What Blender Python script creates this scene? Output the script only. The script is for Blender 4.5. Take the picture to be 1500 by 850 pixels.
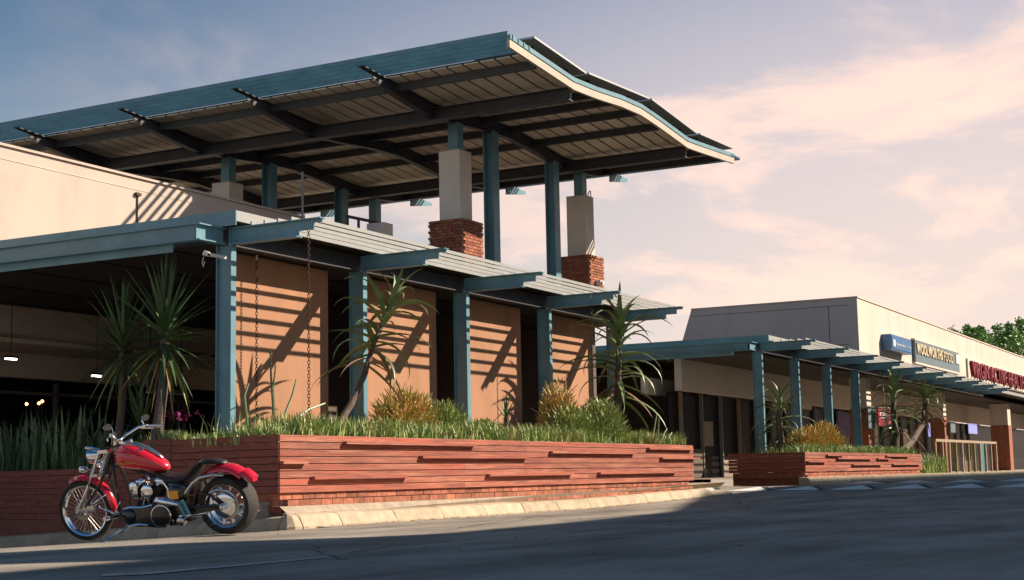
import bpy, math, random
from mathutils import Vector, Matrix
random.seed(7)
PI = math.pi
R_ = math.radians
scene = bpy.context.scene
for o in list(bpy.data.objects): bpy.data.objects.remove(o)
C = scene.collection

# ------------------------------------------------------------------ camera
F_PX, CX, CY, HC = 2157.0, 750.0, 425.0, 0.53
YAW, PIT, ROL = R_(28.14), R_(7.25), R_(-1.13)
FW = Vector((math.cos(PIT)*math.cos(YAW), math.cos(PIT)*math.sin(YAW), math.sin(PIT)))
_r = Vector((math.sin(YAW), -math.cos(YAW), 0)); _u = _r.cross(FW)
RT = math.cos(ROL)*_r + math.sin(ROL)*_u
UP = -math.sin(ROL)*_r + math.cos(ROL)*_u
CAM = Vector((0, 0, HC))
cd = bpy.data.cameras.new('camera'); cam = bpy.data.objects.new('camera', cd); C.objects.link(cam)
cd.sensor_width = 36; cd.lens = 36*F_PX/1500; cd.clip_end = 3000
cam.matrix_world = Matrix(((RT.x, UP.x, -FW.x, CAM.x), (RT.y, UP.y, -FW.y, CAM.y), (RT.z, UP.z, -FW.z, CAM.z), (0, 0, 0, 1)))
scene.camera = cam
def ray(x, y): return FW*F_PX + RT*(x-CX) - UP*(y-CY)
def P(x, y, Y):                       # photo direction met with the plane at depth Y
    d = ray(x, y); return CAM + d*((Y-CAM.y)/d.y)
def G(x, y, z=0.0):                   # photo direction met with a level plane
    d = ray(x, y); return CAM + d*((z-CAM.z)/d.z)

# ------------------------------------------------------------------ light
K1, K2 = 0.95, 0.93
SKY = 0.037
TO_SUN = Vector((K1, -1, K2)).normalized()
w = bpy.data.worlds.new('World'); scene.world = w; w.use_nodes = True
nt = w.node_tree; nt.nodes.clear()
def nd(t, **k):
    n = nt.nodes.new(t)
    for a, b in k.items(): setattr(n, a, b)
    return n
out = nd('ShaderNodeOutputWorld'); bg = nd('ShaderNodeBackground')
sky = nd('ShaderNodeTexSky', sky_type='NISHITA', sun_disc=False)
sky.sun_elevation = math.asin(TO_SUN.z); sky.sun_rotation = math.atan2(TO_SUN.x, TO_SUN.y)
sky.air_density = 1.0; sky.dust_density = 1.6; sky.ozone_density = 2.2
tc = nd('ShaderNodeTexCoord')
sep = nd('ShaderNodeSeparateXYZ'); nt.links.new(tc.outputs['Generated'], sep.inputs[0])
def math_(op, a, b=None, c=None, clamp=False):
    n = nd('ShaderNodeMath', operation=op); n.use_clamp = clamp
    for i, v in enumerate((a, b, c)):
        if v is None: continue
        if isinstance(v, (int, float)): n.inputs[i].default_value = v
        else: nt.links.new(v, n.inputs[i])
    return n.outputs[0]
def ramp(v, a, b, e0=0.0, e1=1.0):
    n = nd('ShaderNodeMapRange', interpolation_type='SMOOTHSTEP')
    nt.links.new(v, n.inputs['Value'])
    for k, x in (('From Min', a), ('From Max', b), ('To Min', e0), ('To Max', e1)): n.inputs[k].default_value = x
    return n.outputs[0]
def mix(f, a, b):
    n = nd('ShaderNodeMix', data_type='RGBA')
    if isinstance(f, (int, float)): n.inputs[0].default_value = f
    else: nt.links.new(f, n.inputs[0])
    for i, v in ((6, a), (7, b)):
        if isinstance(v, tuple): n.inputs[i].default_value = v
        else: nt.links.new(v, n.inputs[i])
    return n.outputs[2]
# clouds and low haze, warm towards the sun, laid out on the sky dome by direction
zc = math_('MAXIMUM', sep.outputs[2], 0.0)
den = math_('ADD', zc, 0.22)
cv = nd('ShaderNodeCombineXYZ')
nt.links.new(math_('DIVIDE', sep.outputs[0], den), cv.inputs[0]); nt.links.new(math_('DIVIDE', sep.outputs[1], den), cv.inputs[1])
cv.inputs[2].default_value = 3.7
n1 = nd('ShaderNodeTexNoise'); n1.inputs['Scale'].default_value = 2.3; n1.inputs['Detail'].default_value = 10; n1.inputs['Roughness'].default_value = 0.58; n1.inputs['Distortion'].default_value = 0.35
nt.links.new(cv.outputs[0], n1.inputs['Vector'])
dot = nd('ShaderNodeVectorMath', operation='DOT_PRODUCT'); nt.links.new(tc.outputs['Generated'], dot.inputs[0])
dot.inputs[1].default_value = Vector((TO_SUN.x, TO_SUN.y, 0)).normalized()
near = ramp(dot.outputs['Value'], -0.12, 0.55)
low = ramp(sep.outputs[2], 0.20, 0.50, 1.0, 0.0)
low2 = ramp(sep.outputs[2], 0.0, 0.40, 1.0, 0.0)
cl = ramp(n1.outputs['Fac'], 0.46, 0.60)
sk = nd('ShaderNodeVectorMath', operation='SCALE'); nt.links.new(sky.outputs[0], sk.inputs[0]); sk.inputs['Scale'].default_value = SKY
tint = nd('ShaderNodeMix', data_type='RGBA', blend_type='MULTIPLY'); tint.inputs[0].default_value = 1.0; nt.links.new(sk.outputs[0], tint.inputs[6]); tint.inputs[7].default_value = (0.46, 1.0, 1.28, 1)
c1 = mix(math_('MULTIPLY', math_('MULTIPLY', near, low), 0.95), tint.outputs[2], (0.38, 0.345, 0.385, 1))
hz = math_('MULTIPLY', math_('ADD', math_('MULTIPLY', near, 0.02), 0.68), low2, clamp=True)
c2 = mix(hz, c1, mix(near, (0.45, 0.45, 0.44, 1), (0.66, 0.52, 0.42, 1)))
clm = math_('MULTIPLY', math_('MULTIPLY', cl, low), math_('ADD', math_('MULTIPLY', near, 0.85), 0.015), clamp=True)
c3 = mix(clm, c2, (0.70, 0.50, 0.41, 1))
nt.links.new(c3, bg.inputs[0]); bg.inputs[1].default_value = 1.0
nt.links.new(bg.outputs[0], out.inputs[0])
sd = bpy.data.lights.new('sun', 'SUN'); sun = bpy.data.objects.new('sun', sd); C.objects.link(sun)
sd.energy = 5.0; sd.angle = R_(0.5); sd.color = (1.0, 0.83, 0.65)
sun.rotation_euler = (-TO_SUN).to_track_quat('-Z', 'Y').to_euler()
scene.view_settings.view_transform = 'Standard'; scene.view_settings.look = 'None'
scene.view_settings.gamma = 1.0; scene.view_settings.exposure = 0.8
scene.render.engine = 'CYCLES'

# ------------------------------------------------------------------ materials
MATS = {}
def material(name, base, rough=0.6, metal=0.0, var=0.0, vscale=4.0, stretch=(1, 1, 1), dark=None, bump=0.0, bscale=60.0,
             rnd=0.0, spec=0.5, coat=0.0, stain=0.0, sscale=0.9, trans=0.0, emit=None, two=None, twoscale=3.0):
    m = bpy.data.materials.new(name); m.use_nodes = True; t = m.node_tree; b = t.nodes['Principled BSDF']
    L = t.links.new
    b.inputs['Roughness'].default_value = rough; b.inputs['Metallic'].default_value = metal
    b.inputs['Specular IOR Level'].default_value = spec; b.inputs['Coat Weight'].default_value = coat
    b.inputs['Coat Roughness'].default_value = 0.04
    b.inputs['Transmission Weight'].default_value = trans
    col = None
    def n_(ty, **k):
        n = t.nodes.new(ty)
        for a, v in k.items(): setattr(n, a, v)
        return n
    tcn = n_('ShaderNodeTexCoord'); mp = n_('ShaderNodeMapping'); L(tcn.outputs['Object'], mp.inputs[0]); mp.inputs['Scale'].default_value = stretch
    oi = n_('ShaderNodeObjectInfo')
    off = n_('ShaderNodeVectorMath', operation='ADD'); L(mp.outputs[0], off.inputs[0])
    sc = n_('ShaderNodeMath', operation='MULTIPLY'); L(oi.outputs['Random'], sc.inputs[0]); sc.inputs[1].default_value = 37.0 if rnd else 0.0
    cmb = n_('ShaderNodeCombineXYZ'); [L(sc.outputs[0], cmb.inputs[i]) for i in range(3)]
    L(cmb.outputs[0], off.inputs[1]); vec = off.outputs[0]
    def mixc(f, a, c):
        n = n_('ShaderNodeMix', data_type='RGBA')
        if isinstance(f, float): n.inputs[0].default_value = f
        else: L(f, n.inputs[0])
        for i, v in ((6, a), (7, c)):
            if isinstance(v, tuple): n.inputs[i].default_value = v
            else: L(v, n.inputs[i])
        return n.outputs[2]
    def noise(scale, detail=6, rgh=0.6):
        n = n_('ShaderNodeTexNoise'); n.inputs['Scale'].default_value = scale; n.inputs['Detail'].default_value = detail; n.inputs['Roughness'].default_value = rgh
        L(vec, n.inputs['Vector']); return n.outputs['Fac']
    def mr(v, a, c):
        n = n_('ShaderNodeMapRange'); L(v, n.inputs['Value']); n.inputs['From Min'].default_value = a; n.inputs['From Max'].default_value = c; return n.outputs[0]
    base4 = tuple(base)+(1,); col = base4
    if two is not None: col = mixc(mr(noise(twoscale, 4), 0.42, 0.60), col, tuple(two)+(1,))
    if var > 0:
        dk = tuple(dark)+(1,) if dark else tuple(c*(1-var) for c in base)+(1,)
        col = mixc(mr(noise(vscale), 0.36, 0.66), col, dk)
    if stain > 0:
        n = n_('ShaderNodeMath', operation='MULTIPLY'); L(mr(noise(sscale, 8, 0.7), 0.52, 0.74), n.inputs[0]); n.inputs[1].default_value = stain
        col = mixc(n.outputs[0], col, tuple(c*0.35 for c in base)+(1,))
    if rnd > 0:
        hs = n_('ShaderNodeHueSaturation')
        if isinstance(col, tuple): hs.inputs['Color'].default_value = col
        else: L(col, hs.inputs['Color'])
        mm = n_('ShaderNodeMapRange'); L(oi.outputs['Random'], mm.inputs['Value']); mm.inputs['To Min'].default_value = 1-rnd; mm.inputs['To Max'].default_value = 1+rnd
        L(mm.outputs[0], hs.inputs['Value']); col = hs.outputs[0]
    if isinstance(col, tuple): b.inputs['Base Color'].default_value = col
    else: L(col, b.inputs['Base Color'])
    if bump > 0:
        bn = n_('ShaderNodeBump'); bn.inputs['Strength'].default_value = bump; bn.inputs['Distance'].default_value = 0.01
        L(noise(bscale, 5), bn.inputs['Height']); L(bn.outputs[0], b.inputs['Normal'])
    if emit:
        b.inputs['Emission Color'].default_value = tuple(emit[:3])+(1,); b.inputs['Emission Strength'].default_value = emit[3]
    MATS[name] = m; return m
M = material
M('asphalt', (0.265, 0.24, 0.208), 0.85, var=0.42, vscale=0.8, stretch=(.45, 1.3, 1), bump=0.6, bscale=95, stain=0.3, sscale=0.35, two=(0.45, 0.405, 0.345), twoscale=70, spec=0.12)
M('concrete', (0.50, 0.41, 0.29), 0.9, var=0.3, vscale=5, bump=0.5, bscale=70, rnd=0.10, stain=0.35, sscale=3)
M('paving', (0.40, 0.33, 0.25), 0.9, var=0.3, vscale=7, bump=0.4, bscale=80, stain=0.3, sscale=2)
M('worn_paint', (0.46, 0.46, 0.44), 0.85, var=0.5, vscale=9, dark=(0.27, 0.25, 0.22))
M('road_white', (0.82, 0.83, 0.80), 0.8, var=0.3, vscale=14, stain=0.3, sscale=6)
M('road_dark', (0.055, 0.055, 0.06), 0.85, var=0.3, vscale=10)
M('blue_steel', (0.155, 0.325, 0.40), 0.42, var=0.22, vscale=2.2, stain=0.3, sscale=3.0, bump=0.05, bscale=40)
M('slat_paint', (0.36, 0.375, 0.375), 0.5, var=0.15, vscale=3)
M('white_plaster', (0.58, 0.485, 0.415), 0.9, var=0.12, vscale=0.9, stretch=(1, 1, .35), bump=0.22, bscale=45, stain=0.22, sscale=0.9)
M('far_plaster', (0.72, 0.60, 0.52), 0.9, var=0.12, vscale=0.7, stretch=(1, 1, 0.35), bump=0.2, bscale=40, stain=0.2, sscale=0.8)
M('pillar_plaster', (0.80, 0.71, 0.62), 0.9, var=0.12, vscale=2.0, bump=0.2, bscale=50, stain=0.16, sscale=1.5)
M('panel_plaster', (0.46, 0.238, 0.138), 0.92, var=0.16, vscale=1.6, stretch=(1, 1, .35), bump=0.45, bscale=110, stain=0.28, sscale=1.3)
M('brick', (0.43, 0.15, 0.085), 0.88, var=0.45, vscale=9, bump=0.7, bscale=60, rnd=0.32, stain=0.4, sscale=4)
M('mortar', (0.40, 0.33, 0.27), 0.95, var=0.2, vscale=9)
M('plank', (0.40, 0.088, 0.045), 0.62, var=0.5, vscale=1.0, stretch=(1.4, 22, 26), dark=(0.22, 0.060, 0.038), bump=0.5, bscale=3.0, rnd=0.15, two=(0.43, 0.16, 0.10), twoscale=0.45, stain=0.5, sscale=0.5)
M('plank_shaded', (0.30, 0.075, 0.045), 0.68, var=0.5, vscale=1.0, stretch=(22, 1.0, 26), dark=(0.17, 0.05, 0.034), bump=0.4, bscale=3.0, rnd=0.10, stain=0.4, sscale=0.5)  # grain turned to run back; darker than the front planks, shade put into colour
M('plank_dark', (0.10, 0.045, 0.034), 0.7, var=0.5, vscale=1.0, stretch=(1.4, 22, 26), bump=0.35, bscale=3.0, rnd=0.22)
M('soil', (0.05, 0.035, 0.025), 1.0, var=0.4, vscale=12, bump=0.8, bscale=30)
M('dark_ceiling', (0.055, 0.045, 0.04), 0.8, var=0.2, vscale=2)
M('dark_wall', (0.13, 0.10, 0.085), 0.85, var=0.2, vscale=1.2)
M('bulkhead', (0.72, 0.62, 0.53), 0.9, var=0.12, vscale=1)
M('floor_tile', (0.16, 0.12, 0.10), 0.5, var=0.3, vscale=2)
M('roof_sheet', (0.80, 0.69, 0.53), 0.55, var=0.22, vscale=1.3, stain=0.2, sscale=1.2, rnd=0.06)
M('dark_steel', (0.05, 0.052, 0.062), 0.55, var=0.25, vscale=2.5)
M('barge', (0.52, 0.44, 0.36), 0.6, var=0.10, vscale=2, stain=0.2, sscale=2.5)
M('solar', (0.018, 0.02, 0.03), 0.25); M('solar_frame', (0.55, 0.55, 0.55), 0.4, metal=0.6)
M('solar_back', (0.30, 0.27, 0.22), 0.7, var=0.2, vscale=3)
M('glass_dark', (0.012, 0.012, 0.014), 0.35, spec=0.06); M('frame_grey', (0.25, 0.22, 0.21), 0.5, metal=0.4)
M('rust_chain', (0.11, 0.055, 0.035), 0.75, metal=0.3, var=0.4, vscale=30)
M('black_matt', (0.012, 0.012, 0.013), 0.6); M('white_plastic', (0.7, 0.7, 0.68), 0.45)
M('sign_blue', (0.05, 0.16, 0.33), 0.4, var=0.1, vscale=2); M('sign_blue_face', (0.035, 0.16, 0.38), 0.35, var=0.12, vscale=2)
M('sign_grey', (0.15, 0.215, 0.25), 0.5, var=0.15, vscale=2); M('sign_gold', (0.72, 0.60, 0.40), 0.5); M('sign_white', (0.78, 0.76, 0.72), 0.5)
M('sign_red', (0.27, 0.016, 0.04), 0.4); M('sign_back', (0.74, 0.62, 0.52), 0.7); M('cell_red', (0.55, 0.012, 0.03), 0.4)
M('sign_brown', (0.30, 0.24, 0.19), 0.7, var=0.15, vscale=3); M('lettering_black', (0.02, 0.015, 0.012), 0.6)
M('lamp_glow', (1, 1, 1), 0.5, emit=(1.0, 0.93, 0.86, 7.0)); M('lamp_warm', (1, .6, .3), 0.5, emit=(1.0, 0.45, 0.15, 5.0))
M('screen_blue', (0.1, 0.12, 0.2), 0.3, emit=(0.30, 0.32, 0.62, 0.7))
M('poster_purple', (0.10, 0.06, 0.22), 0.5, var=0.3, vscale=3); M('poster_teal', (0.03, 0.22, 0.27), 0.5, var=0.3, vscale=5); M('poster_yellow', (0.28, 0.23, 0.06), 0.6, var=0.5, vscale=6)
M('rail_wood', (0.36, 0.27, 0.19), 0.8, var=0.3, vscale=4, rnd=0.2)
M('yucca_leaf', (0.075, 0.145, 0.05), 0.5, var=0.4, vscale=5, rnd=0.35); M('yucca_dead', (0.22, 0.16, 0.07), 0.8, rnd=0.3)
M('yucca_lime', (0.20, 0.24, 0.03), 0.5, rnd=0.3)
M('aloe_leaf', (0.17, 0.24, 0.10), 0.45, var=0.35, vscale=6, rnd=0.30); M('aloe_dry', (0.24, 0.15, 0.09), 0.6, rnd=0.3)
M('trunk_bark', (0.15, 0.105, 0.08), 0.9, var=0.45, vscale=16, bump=0.8, bscale=40); M('palm_bark', (0.15, 0.115, 0.105), 0.9, var=0.5, vscale=22, stretch=(1, 1, 3), bump=0.8, bscale=30)
M('snake_leaf', (0.16, 0.23, 0.10), 0.45, var=0.6, vscale=14, dark=(0.06, 0.10, 0.05), stretch=(1, 1, 2), rnd=0.3)
M('grass_blade', (0.36, 0.50, 0.11), 0.5, var=0.5, vscale=9, dark=(0.10, 0.20, 0.05), two=(0.66, 0.64, 0.33), twoscale=24)
M('bush_green', (0.30, 0.40, 0.09), 0.55, var=0.55, vscale=8, dark=(0.08, 0.14, 0.04), two=(0.55, 0.54, 0.20), twoscale=9)
M('fire_stick', (0.66, 0.42, 0.12), 0.55, var=0.5, vscale=7, dark=(0.24, 0.30, 0.07), two=(0.68, 0.30, 0.12), twoscale=5)
M('tree_leaf', (0.17, 0.36, 0.06), 0.5, var=0.5, vscale=1.5, dark=(0.06, 0.16, 0.04), two=(0.24, 0.42, 0.08), twoscale=0.8)
M('bike_red', (0.60, 0.010, 0.028), 0.2, coat=1.0); M('chrome', (0.80, 0.81, 0.83), 0.10, metal=1.0); M('satin_metal', (0.55, 0.53, 0.50), 0.28, metal=1.0)
M('bike_black', (0.012, 0.012, 0.013), 0.25, coat=0.5); M('tyre', (0.028, 0.025, 0.023), 0.8, var=0.3, vscale=12, bump=0.3, bscale=50); M('leather', (0.02, 0.017, 0.016), 0.45, var=0.2, vscale=20, bump=0.3, bscale=120)
M('lens_amber', (0.6, 0.2, 0.03), 0.15, coat=1.0); M('lens_clear', (0.8, 0.8, 0.8), 0.05, coat=1.0); M('plate_blue', (0.12, 0.38, 0.46), 0.4); M('gold_trim', (0.65, 0.33, 0.06), 0.3, metal=0.7)
M('opp_plaster', (0.55, 0.45, 0.36), 0.9, var=0.1, vscale=0.6)

# ------------------------------------------------------------------ mesh helpers
class MB:
    def __init__(s): s.v = []; s.f = []
    def add(s, vs, fs):
        o = len(s.v); s.v += [tuple(x) for x in vs]; s.f += [tuple(i+o for i in f) for f in fs]; return s
    def box(s, x0, x1, y0, y1, z0, z1):
        return s.add([(x0,y0,z0),(x1,y0,z0),(x1,y1,z0),(x0,y1,z0),(x0,y0,z1),(x1,y0,z1),(x1,y1,z1),(x0,y1,z1)],
                     [(0,3,2,1),(4,5,6,7),(0,1,5,4),(1,2,6,5),(2,3,7,6),(3,0,4,7)])
    def cbox(s, x0, x1, y0, y1, z0, z1, c=0.006):      # box with chamfered long edges (along x)
        pr = [(y0+c,z0),(y1-c,z0),(y1,z0+c),(y1,z1-c),(y1-c,z1),(y0+c,z1),(y0,z1-c),(y0,z0+c)]
        return s.prism(pr, 'x', x0, x1)
    def prism(s, poly, axis, a, b):                     # polygon (counter-clockwise in its plane) pushed along an axis
        n = len(poly)
        def pt(p, t): return {'x': (t, p[0], p[1]), 'y': (p[0], t, p[1]), 'z': (p[0], p[1], t)}[axis]
        vs = [pt(p, a) for p in poly]+[pt(p, b) for p in poly]
        fl = axis == 'y'
        fs = [tuple(range(n))[::-1], tuple(range(n, 2*n))]+[(i, (i+1) % n, n+(i+1) % n, n+i) for i in range(n)]
        if fl: fs = [f[::-1] for f in fs]
        return s.add(vs, fs)
    def bar(s, p, q, wd, ht, up=(0, 0, 1)):
        p = Vector(p); q = Vector(q); d = (q-p).normalized(); up = Vector(up)
        if abs(d.dot(up)) > 0.99: up = Vector((1, 0, 0))
        sd_ = d.cross(up).normalized(); u = sd_.cross(d)
        c = [(-1,-1),(1,-1),(1,1),(-1,1)]
        vs = [e+sd_*(a*wd/2)+u*(b*ht/2) for e in (p, q) for a, b in c]
        return s.add(vs, [(0,1,2,3)[::-1],(4,5,6,7)[::1],(0,1,5,4),(1,2,6,5),(2,3,7,6),(3,0,4,7)])
    def tube(s, pts, r, n=8, caps=True, close=False):
        pts = [Vector(p) for p in pts]; m = len(pts); rs = r if isinstance(r, (list, tuple)) else [r]*m
        fr = None; rings = []
        for i, p in enumerate(pts):
            a = pts[i-1] if (i > 0 or close) else p; b = pts[(i+1) % m] if (i < m-1 or close) else p
            d = (b-a).normalized()
            if fr is None:
                fr = d.orthogonal().normalized()
            fr = (fr-d*fr.dot(d))
            fr = fr.normalized() if fr.length > 1e-6 else d.orthogonal().normalized()
            bn = d.cross(fr)
            rings.append([p+(fr*math.cos(2*PI*k/n)+bn*math.sin(2*PI*k/n))*rs[i] for k in range(n)])
        vs = [v for g in rings for v in g]; fs = []
        for i in range(m if close else m-1):
            j = (i+1) % m
            for k in range(n):
                fs.append((i*n+k, i*n+(k+1) % n, j*n+(k+1) % n, j*n+k))
        if caps and not close: fs += [tuple(range(n))[::-1], tuple((m-1)*n+k for k in range(n))]
        return s.add(vs, fs)
    def lathe(s, prof, c=(0, 0, 0), ax=(0, 0, 1), n=20, closed=False):   # prof: list of (radius, height along ax)
        ax = Vector(ax).normalized(); e = ax.orthogonal().normalized(); g = ax.cross(e); c = Vector(c)
        vs = []; fs = []; m = len(prof)
        for rr, h in prof:
            for k in range(n):
                t = 2*PI*k/n; vs.append(c+ax*h+(e*math.cos(t)+g*math.sin(t))*max(rr, 1e-4))
        for i in range(m if closed else m-1):
            j = (i+1) % m
            for k in range(n): fs.append((i*n+k, i*n+(k+1) % n, j*n+(k+1) % n, j*n+k))
        if not closed: fs += [tuple(range(n))[::-1], tuple((m-1)*n+k for k in range(n))]
        return s.add(vs, fs)
    def torus(s, c, ax, R, r, n=36, k=10, rx=None):
        rx = rx or r
        return s.lathe([(R+r*math.cos(2*PI*i/k), rx*math.sin(2*PI*i/k)) for i in range(k)], c, ax, n, closed=True)
    def loft(s, rings, caps=True):
        n = len(rings[0]); vs = [v for g in rings for v in g]; fs = []
        for i in range(len(rings)-1):
            for k in range(n): fs.append((i*n+k, i*n+(k+1) % n, (i+1)*n+(k+1) % n, (i+1)*n+k))
        if caps: fs += [tuple(range(n))[::-1], tuple((len(rings)-1)*n+k for k in range(n))]
        return s.add(vs, fs)
    def ibeam(s, p, q, depth, width, tf=0.016, tw=0.014, up=(0, 0, 1)):   # p, q on the beam's centre line
        p = Vector(p); q = Vector(q); up = Vector(up); h = depth/2-tf/2
        s.bar(p+up*h, q+up*h, width, tf, up); s.bar(p-up*h, q-up*h, width, tf, up)
        s.bar(p, q, tw, depth-2*tf, up); return s
    def mesh(s, name, mat, smooth=True, angle=32):
        me = bpy.data.meshes.new(name); me.from_pydata(s.v, [], s.f); me.update()
        if mat: me.materials.append(MATS[mat])
        if smooth:
            for p in me.polygons: p.use_smooth = True
            me.set_sharp_from_angle(angle=R_(angle))
        return me
ROOTM = {}
def link(name, me, parent=None, mtx=None, local=False):
    o = bpy.data.objects.new(name, me); C.objects.link(o)
    if parent is not None:
        o.parent = parent
        if not local and parent.name in ROOTM: o.matrix_parent_inverse = ROOTM[parent.name].inverted()
    if mtx is not None: o.matrix_local = mtx if local or parent is None else mtx
    return o
def obj(name, mb, mat, parent=None, local=False, smooth=True, angle=32):
    return link(name, mb.mesh(name, mat, smooth, angle), parent, None, local)
def inst(name, me, parent, mtx, local=True):
    o = bpy.data.objects.new(name, me); C.objects.link(o); o.parent = parent
    if not local and parent.name in ROOTM: o.matrix_parent_inverse = ROOTM[parent.name].inverted()
    o.matrix_basis = mtx; return o
def tag(o, label, cat, group=None, kind=None):
    if label: o['label'] = label
    if cat: o['category'] = cat
    if group: o['group'] = group
    if kind: o['kind'] = kind
    return o
def thing(name, label, cat, loc=(0, 0, 0), rot=(0, 0, 0), group=None, kind=None):
    o = bpy.data.objects.new(name, None); C.objects.link(o); o.empty_display_size = 0.2
    o.location = loc; o.rotation_euler = rot
    from mathutils import Euler
    ROOTM[o.name] = Matrix.Translation(loc) @ Euler(rot).to_matrix().to_4x4()
    return tag(o, label, cat, group, kind)
def structure(name): return thing(name, None, None, kind='structure')
def text_mesh(body, size, mat, depth=0.02, shear=0.0, width=None, bold=0.0):
    cu = bpy.data.curves.new('lettering', 'FONT'); cu.body = body; cu.size = size; cu.extrude = depth; cu.shear = shear; cu.offset = bold
    cu.align_x = 'LEFT'; cu.resolution_u = 3
    o = bpy.data.objects.new('lettering', cu); C.objects.link(o); bpy.context.view_layer.update()
    me = bpy.data.meshes.new_from_object(o); bpy.data.objects.remove(o); bpy.data.curves.remove(cu)
    xs = [v.co.x for v in me.vertices]; ys = [v.co.y for v in me.vertices]
    sx = width/(max(xs)-min(xs)) if width else 1.0
    for v in me.vertices: v.co = Vector(((v.co.x-min(xs))*sx, v.co.y-min(ys), v.co.z))
    me.materials.clear(); me.materials.append(MATS[mat]); return me, (max(xs)-min(xs))*sx, max(ys)-min(ys)

def letters(body, height, mat, parent, x0, y0, z0, width, depth=0.02, bold=0.0):
    ms = []; adv = 0.0
    for ch in body:
        if ch == ' ': adv += .35; continue
        me, tw, th = text_mesh(ch, 1.0, mat, depth, bold=bold); ms.append((me, adv)); adv += tw+.10
    k = width/(adv-.10)
    for me, a in ms: inst('letter', me, parent, Matrix.Translation((x0+a*k, y0, z0)) @ Matrix.Rotation(PI/2, 4, 'X') @ Matrix.Diagonal((k, height/.70, 1, 1)), local=False)
# ------------------------------------------------------------------ ground, road, kerbs
def road_z(x):
    if x < 22: return 0.0
    if x < 31.0: return 0.13*(x-22)/9.0
    if x < 31.9: return 0.13+0.075*(x-31.0)/0.9
    return 0.205
mb = MB(); xs = [-60, -20, 0, 5, 10, 14.2, 18, 22, 25, 28, 31.0, 31.9, 36, 45, 70, 120, 900]
for i, x in enumerate(xs):
    for y in (-500, -60, -20, 0, 4, 8, 10.0, 12.4): mb.v.append((x, y, road_z(x)))
for i in range(len(xs)-1):
    for j in range(7):
        if j == 6 and xs[i+1] <= 14.2: continue
        a = i*8+j; mb.f.append((a, a+8, a+9, a+1))
tag(obj('road', mb, 'asphalt', smooth=False), None, None, kind='structure')
def side_z(y): return -0.05*max(0.0, y-10.0)
mb = MB()
for x in (-60, 0, 8, 16.5):
    for y in (10.0, 11, 13, 16, 22, 40): mb.v.append((x, y, side_z(y)-(0.0 if x < 14.5 else 0.0)))
for i in range(3):
    for j in range(5): a = i*6+j; mb.f.append((a, a+6, a+7, a+1))
tag(obj('side_road', mb, 'asphalt', smooth=False), None, None, kind='structure')
mb = MB().add([(-900, -900, -2.5), (1500, -900, -2.5), (1500, 1500, -2.5), (-900, 1500, -2.5)], [(0, 1, 2, 3)])
tag(obj('ground', mb, 'paving'), None, None, kind='structure')
# kerb line (front foot of the stones)
def kerb_y(x):
    pts = [(2, 10.20), (13.7, 10.20), (16, 10.24), (20.5, 10.36), (27, 10.42), (90, 10.42)]
    for (a, b), (c, d) in zip(pts, pts[1:]):
        if a <= x <= c: return b+(d-b)*(x-a)/(c-a)
    return pts[-1][1]
kerb = structure('kerb')
def kerb_stone(xa, xb, drop=0.0):
    g = 0.008; mbk = MB(); rings = []
    for x in (xa+g, xb-g):
        y = kerb_y(x)-0.0; z = road_z(x); h = max(0.155-drop, 0.05)
        rings.append([(x, y+0.30, z-0.1), (x, y, z-0.1), (x, y, z+0.02), (x, y+0.055, z+h-0.035), (x, y+0.075, z+h-0.012), (x, y+0.11, z+h), (x, y+0.30, z+h+0.012)])
    mbk.loft([[Vector(p) for p in r] for r in rings])
    mbk.v = [(a+random.uniform(-.002, .002), b+random.uniform(-.003, .003), c+random.uniform(-.003, .003)) for a, b, c in mbk.v]
    o = obj('kerb_stone', mbk, 'concrete', kerb, smooth=False); return o
x = 5.0
joints = [13.90, 14.70, 15.95, 17.15, 18.4, 19.6, 20.8, 22.0, 23.2, 24.4, 25.6, 26.7, 27.7]
for a, b in zip(joints, joints[1:]): kerb_stone(a, b)
kerb_stone(27.7, 28.9, 0.07)
# rounded corner stone, then the kerb of the side road running back and down
SDIR = Vector((.208, .978, 0)); SN_ = Vector((.978, -.208, 0))
def side_ring(p, nrm, z, wd=.2):
    q = lambda o, h: Vector((p.x, p.y, z+h))+nrm*o
    return [q(wd, -.1), q(0, -.1), q(0, .02), q(.055, .12), q(.075, .143), q(.11, .155), q(wd, .165)]
cpts = [(Vector((13.885, 10.205, 0)), Vector((0, 1, 0)), 0.0), (Vector((13.76, 10.215, 0)), Vector((.30, .95, 0)).normalized(), 0.0), (Vector((13.69, 10.28, 0)), Vector((.8, .6, 0)).normalized(), -.003), (Vector((13.69, 10.40, 0)), SN_, -.02)]
obj('kerb_stone', MB().loft([side_ring(*c_) for c_ in cpts][::-1]), 'concrete', kerb, smooth=False)
s0 = Vector((13.69, 10.41, 0)); k_ = 0
while k_ < 14:
    a_ = s0+SDIR*(1.15*k_+.006); b_ = s0+SDIR*(1.15*(k_+1)-.006)
    obj('kerb_stone', MB().loft([side_ring(b_, SN_, side_z(b_.y)), side_ring(a_, SN_, side_z(a_.y))]), 'concrete', kerb, smooth=False); k_ += 1
x = 34.3
while x < 80: kerb_stone(x, x+1.2, -0.03); x += 1.2
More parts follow.
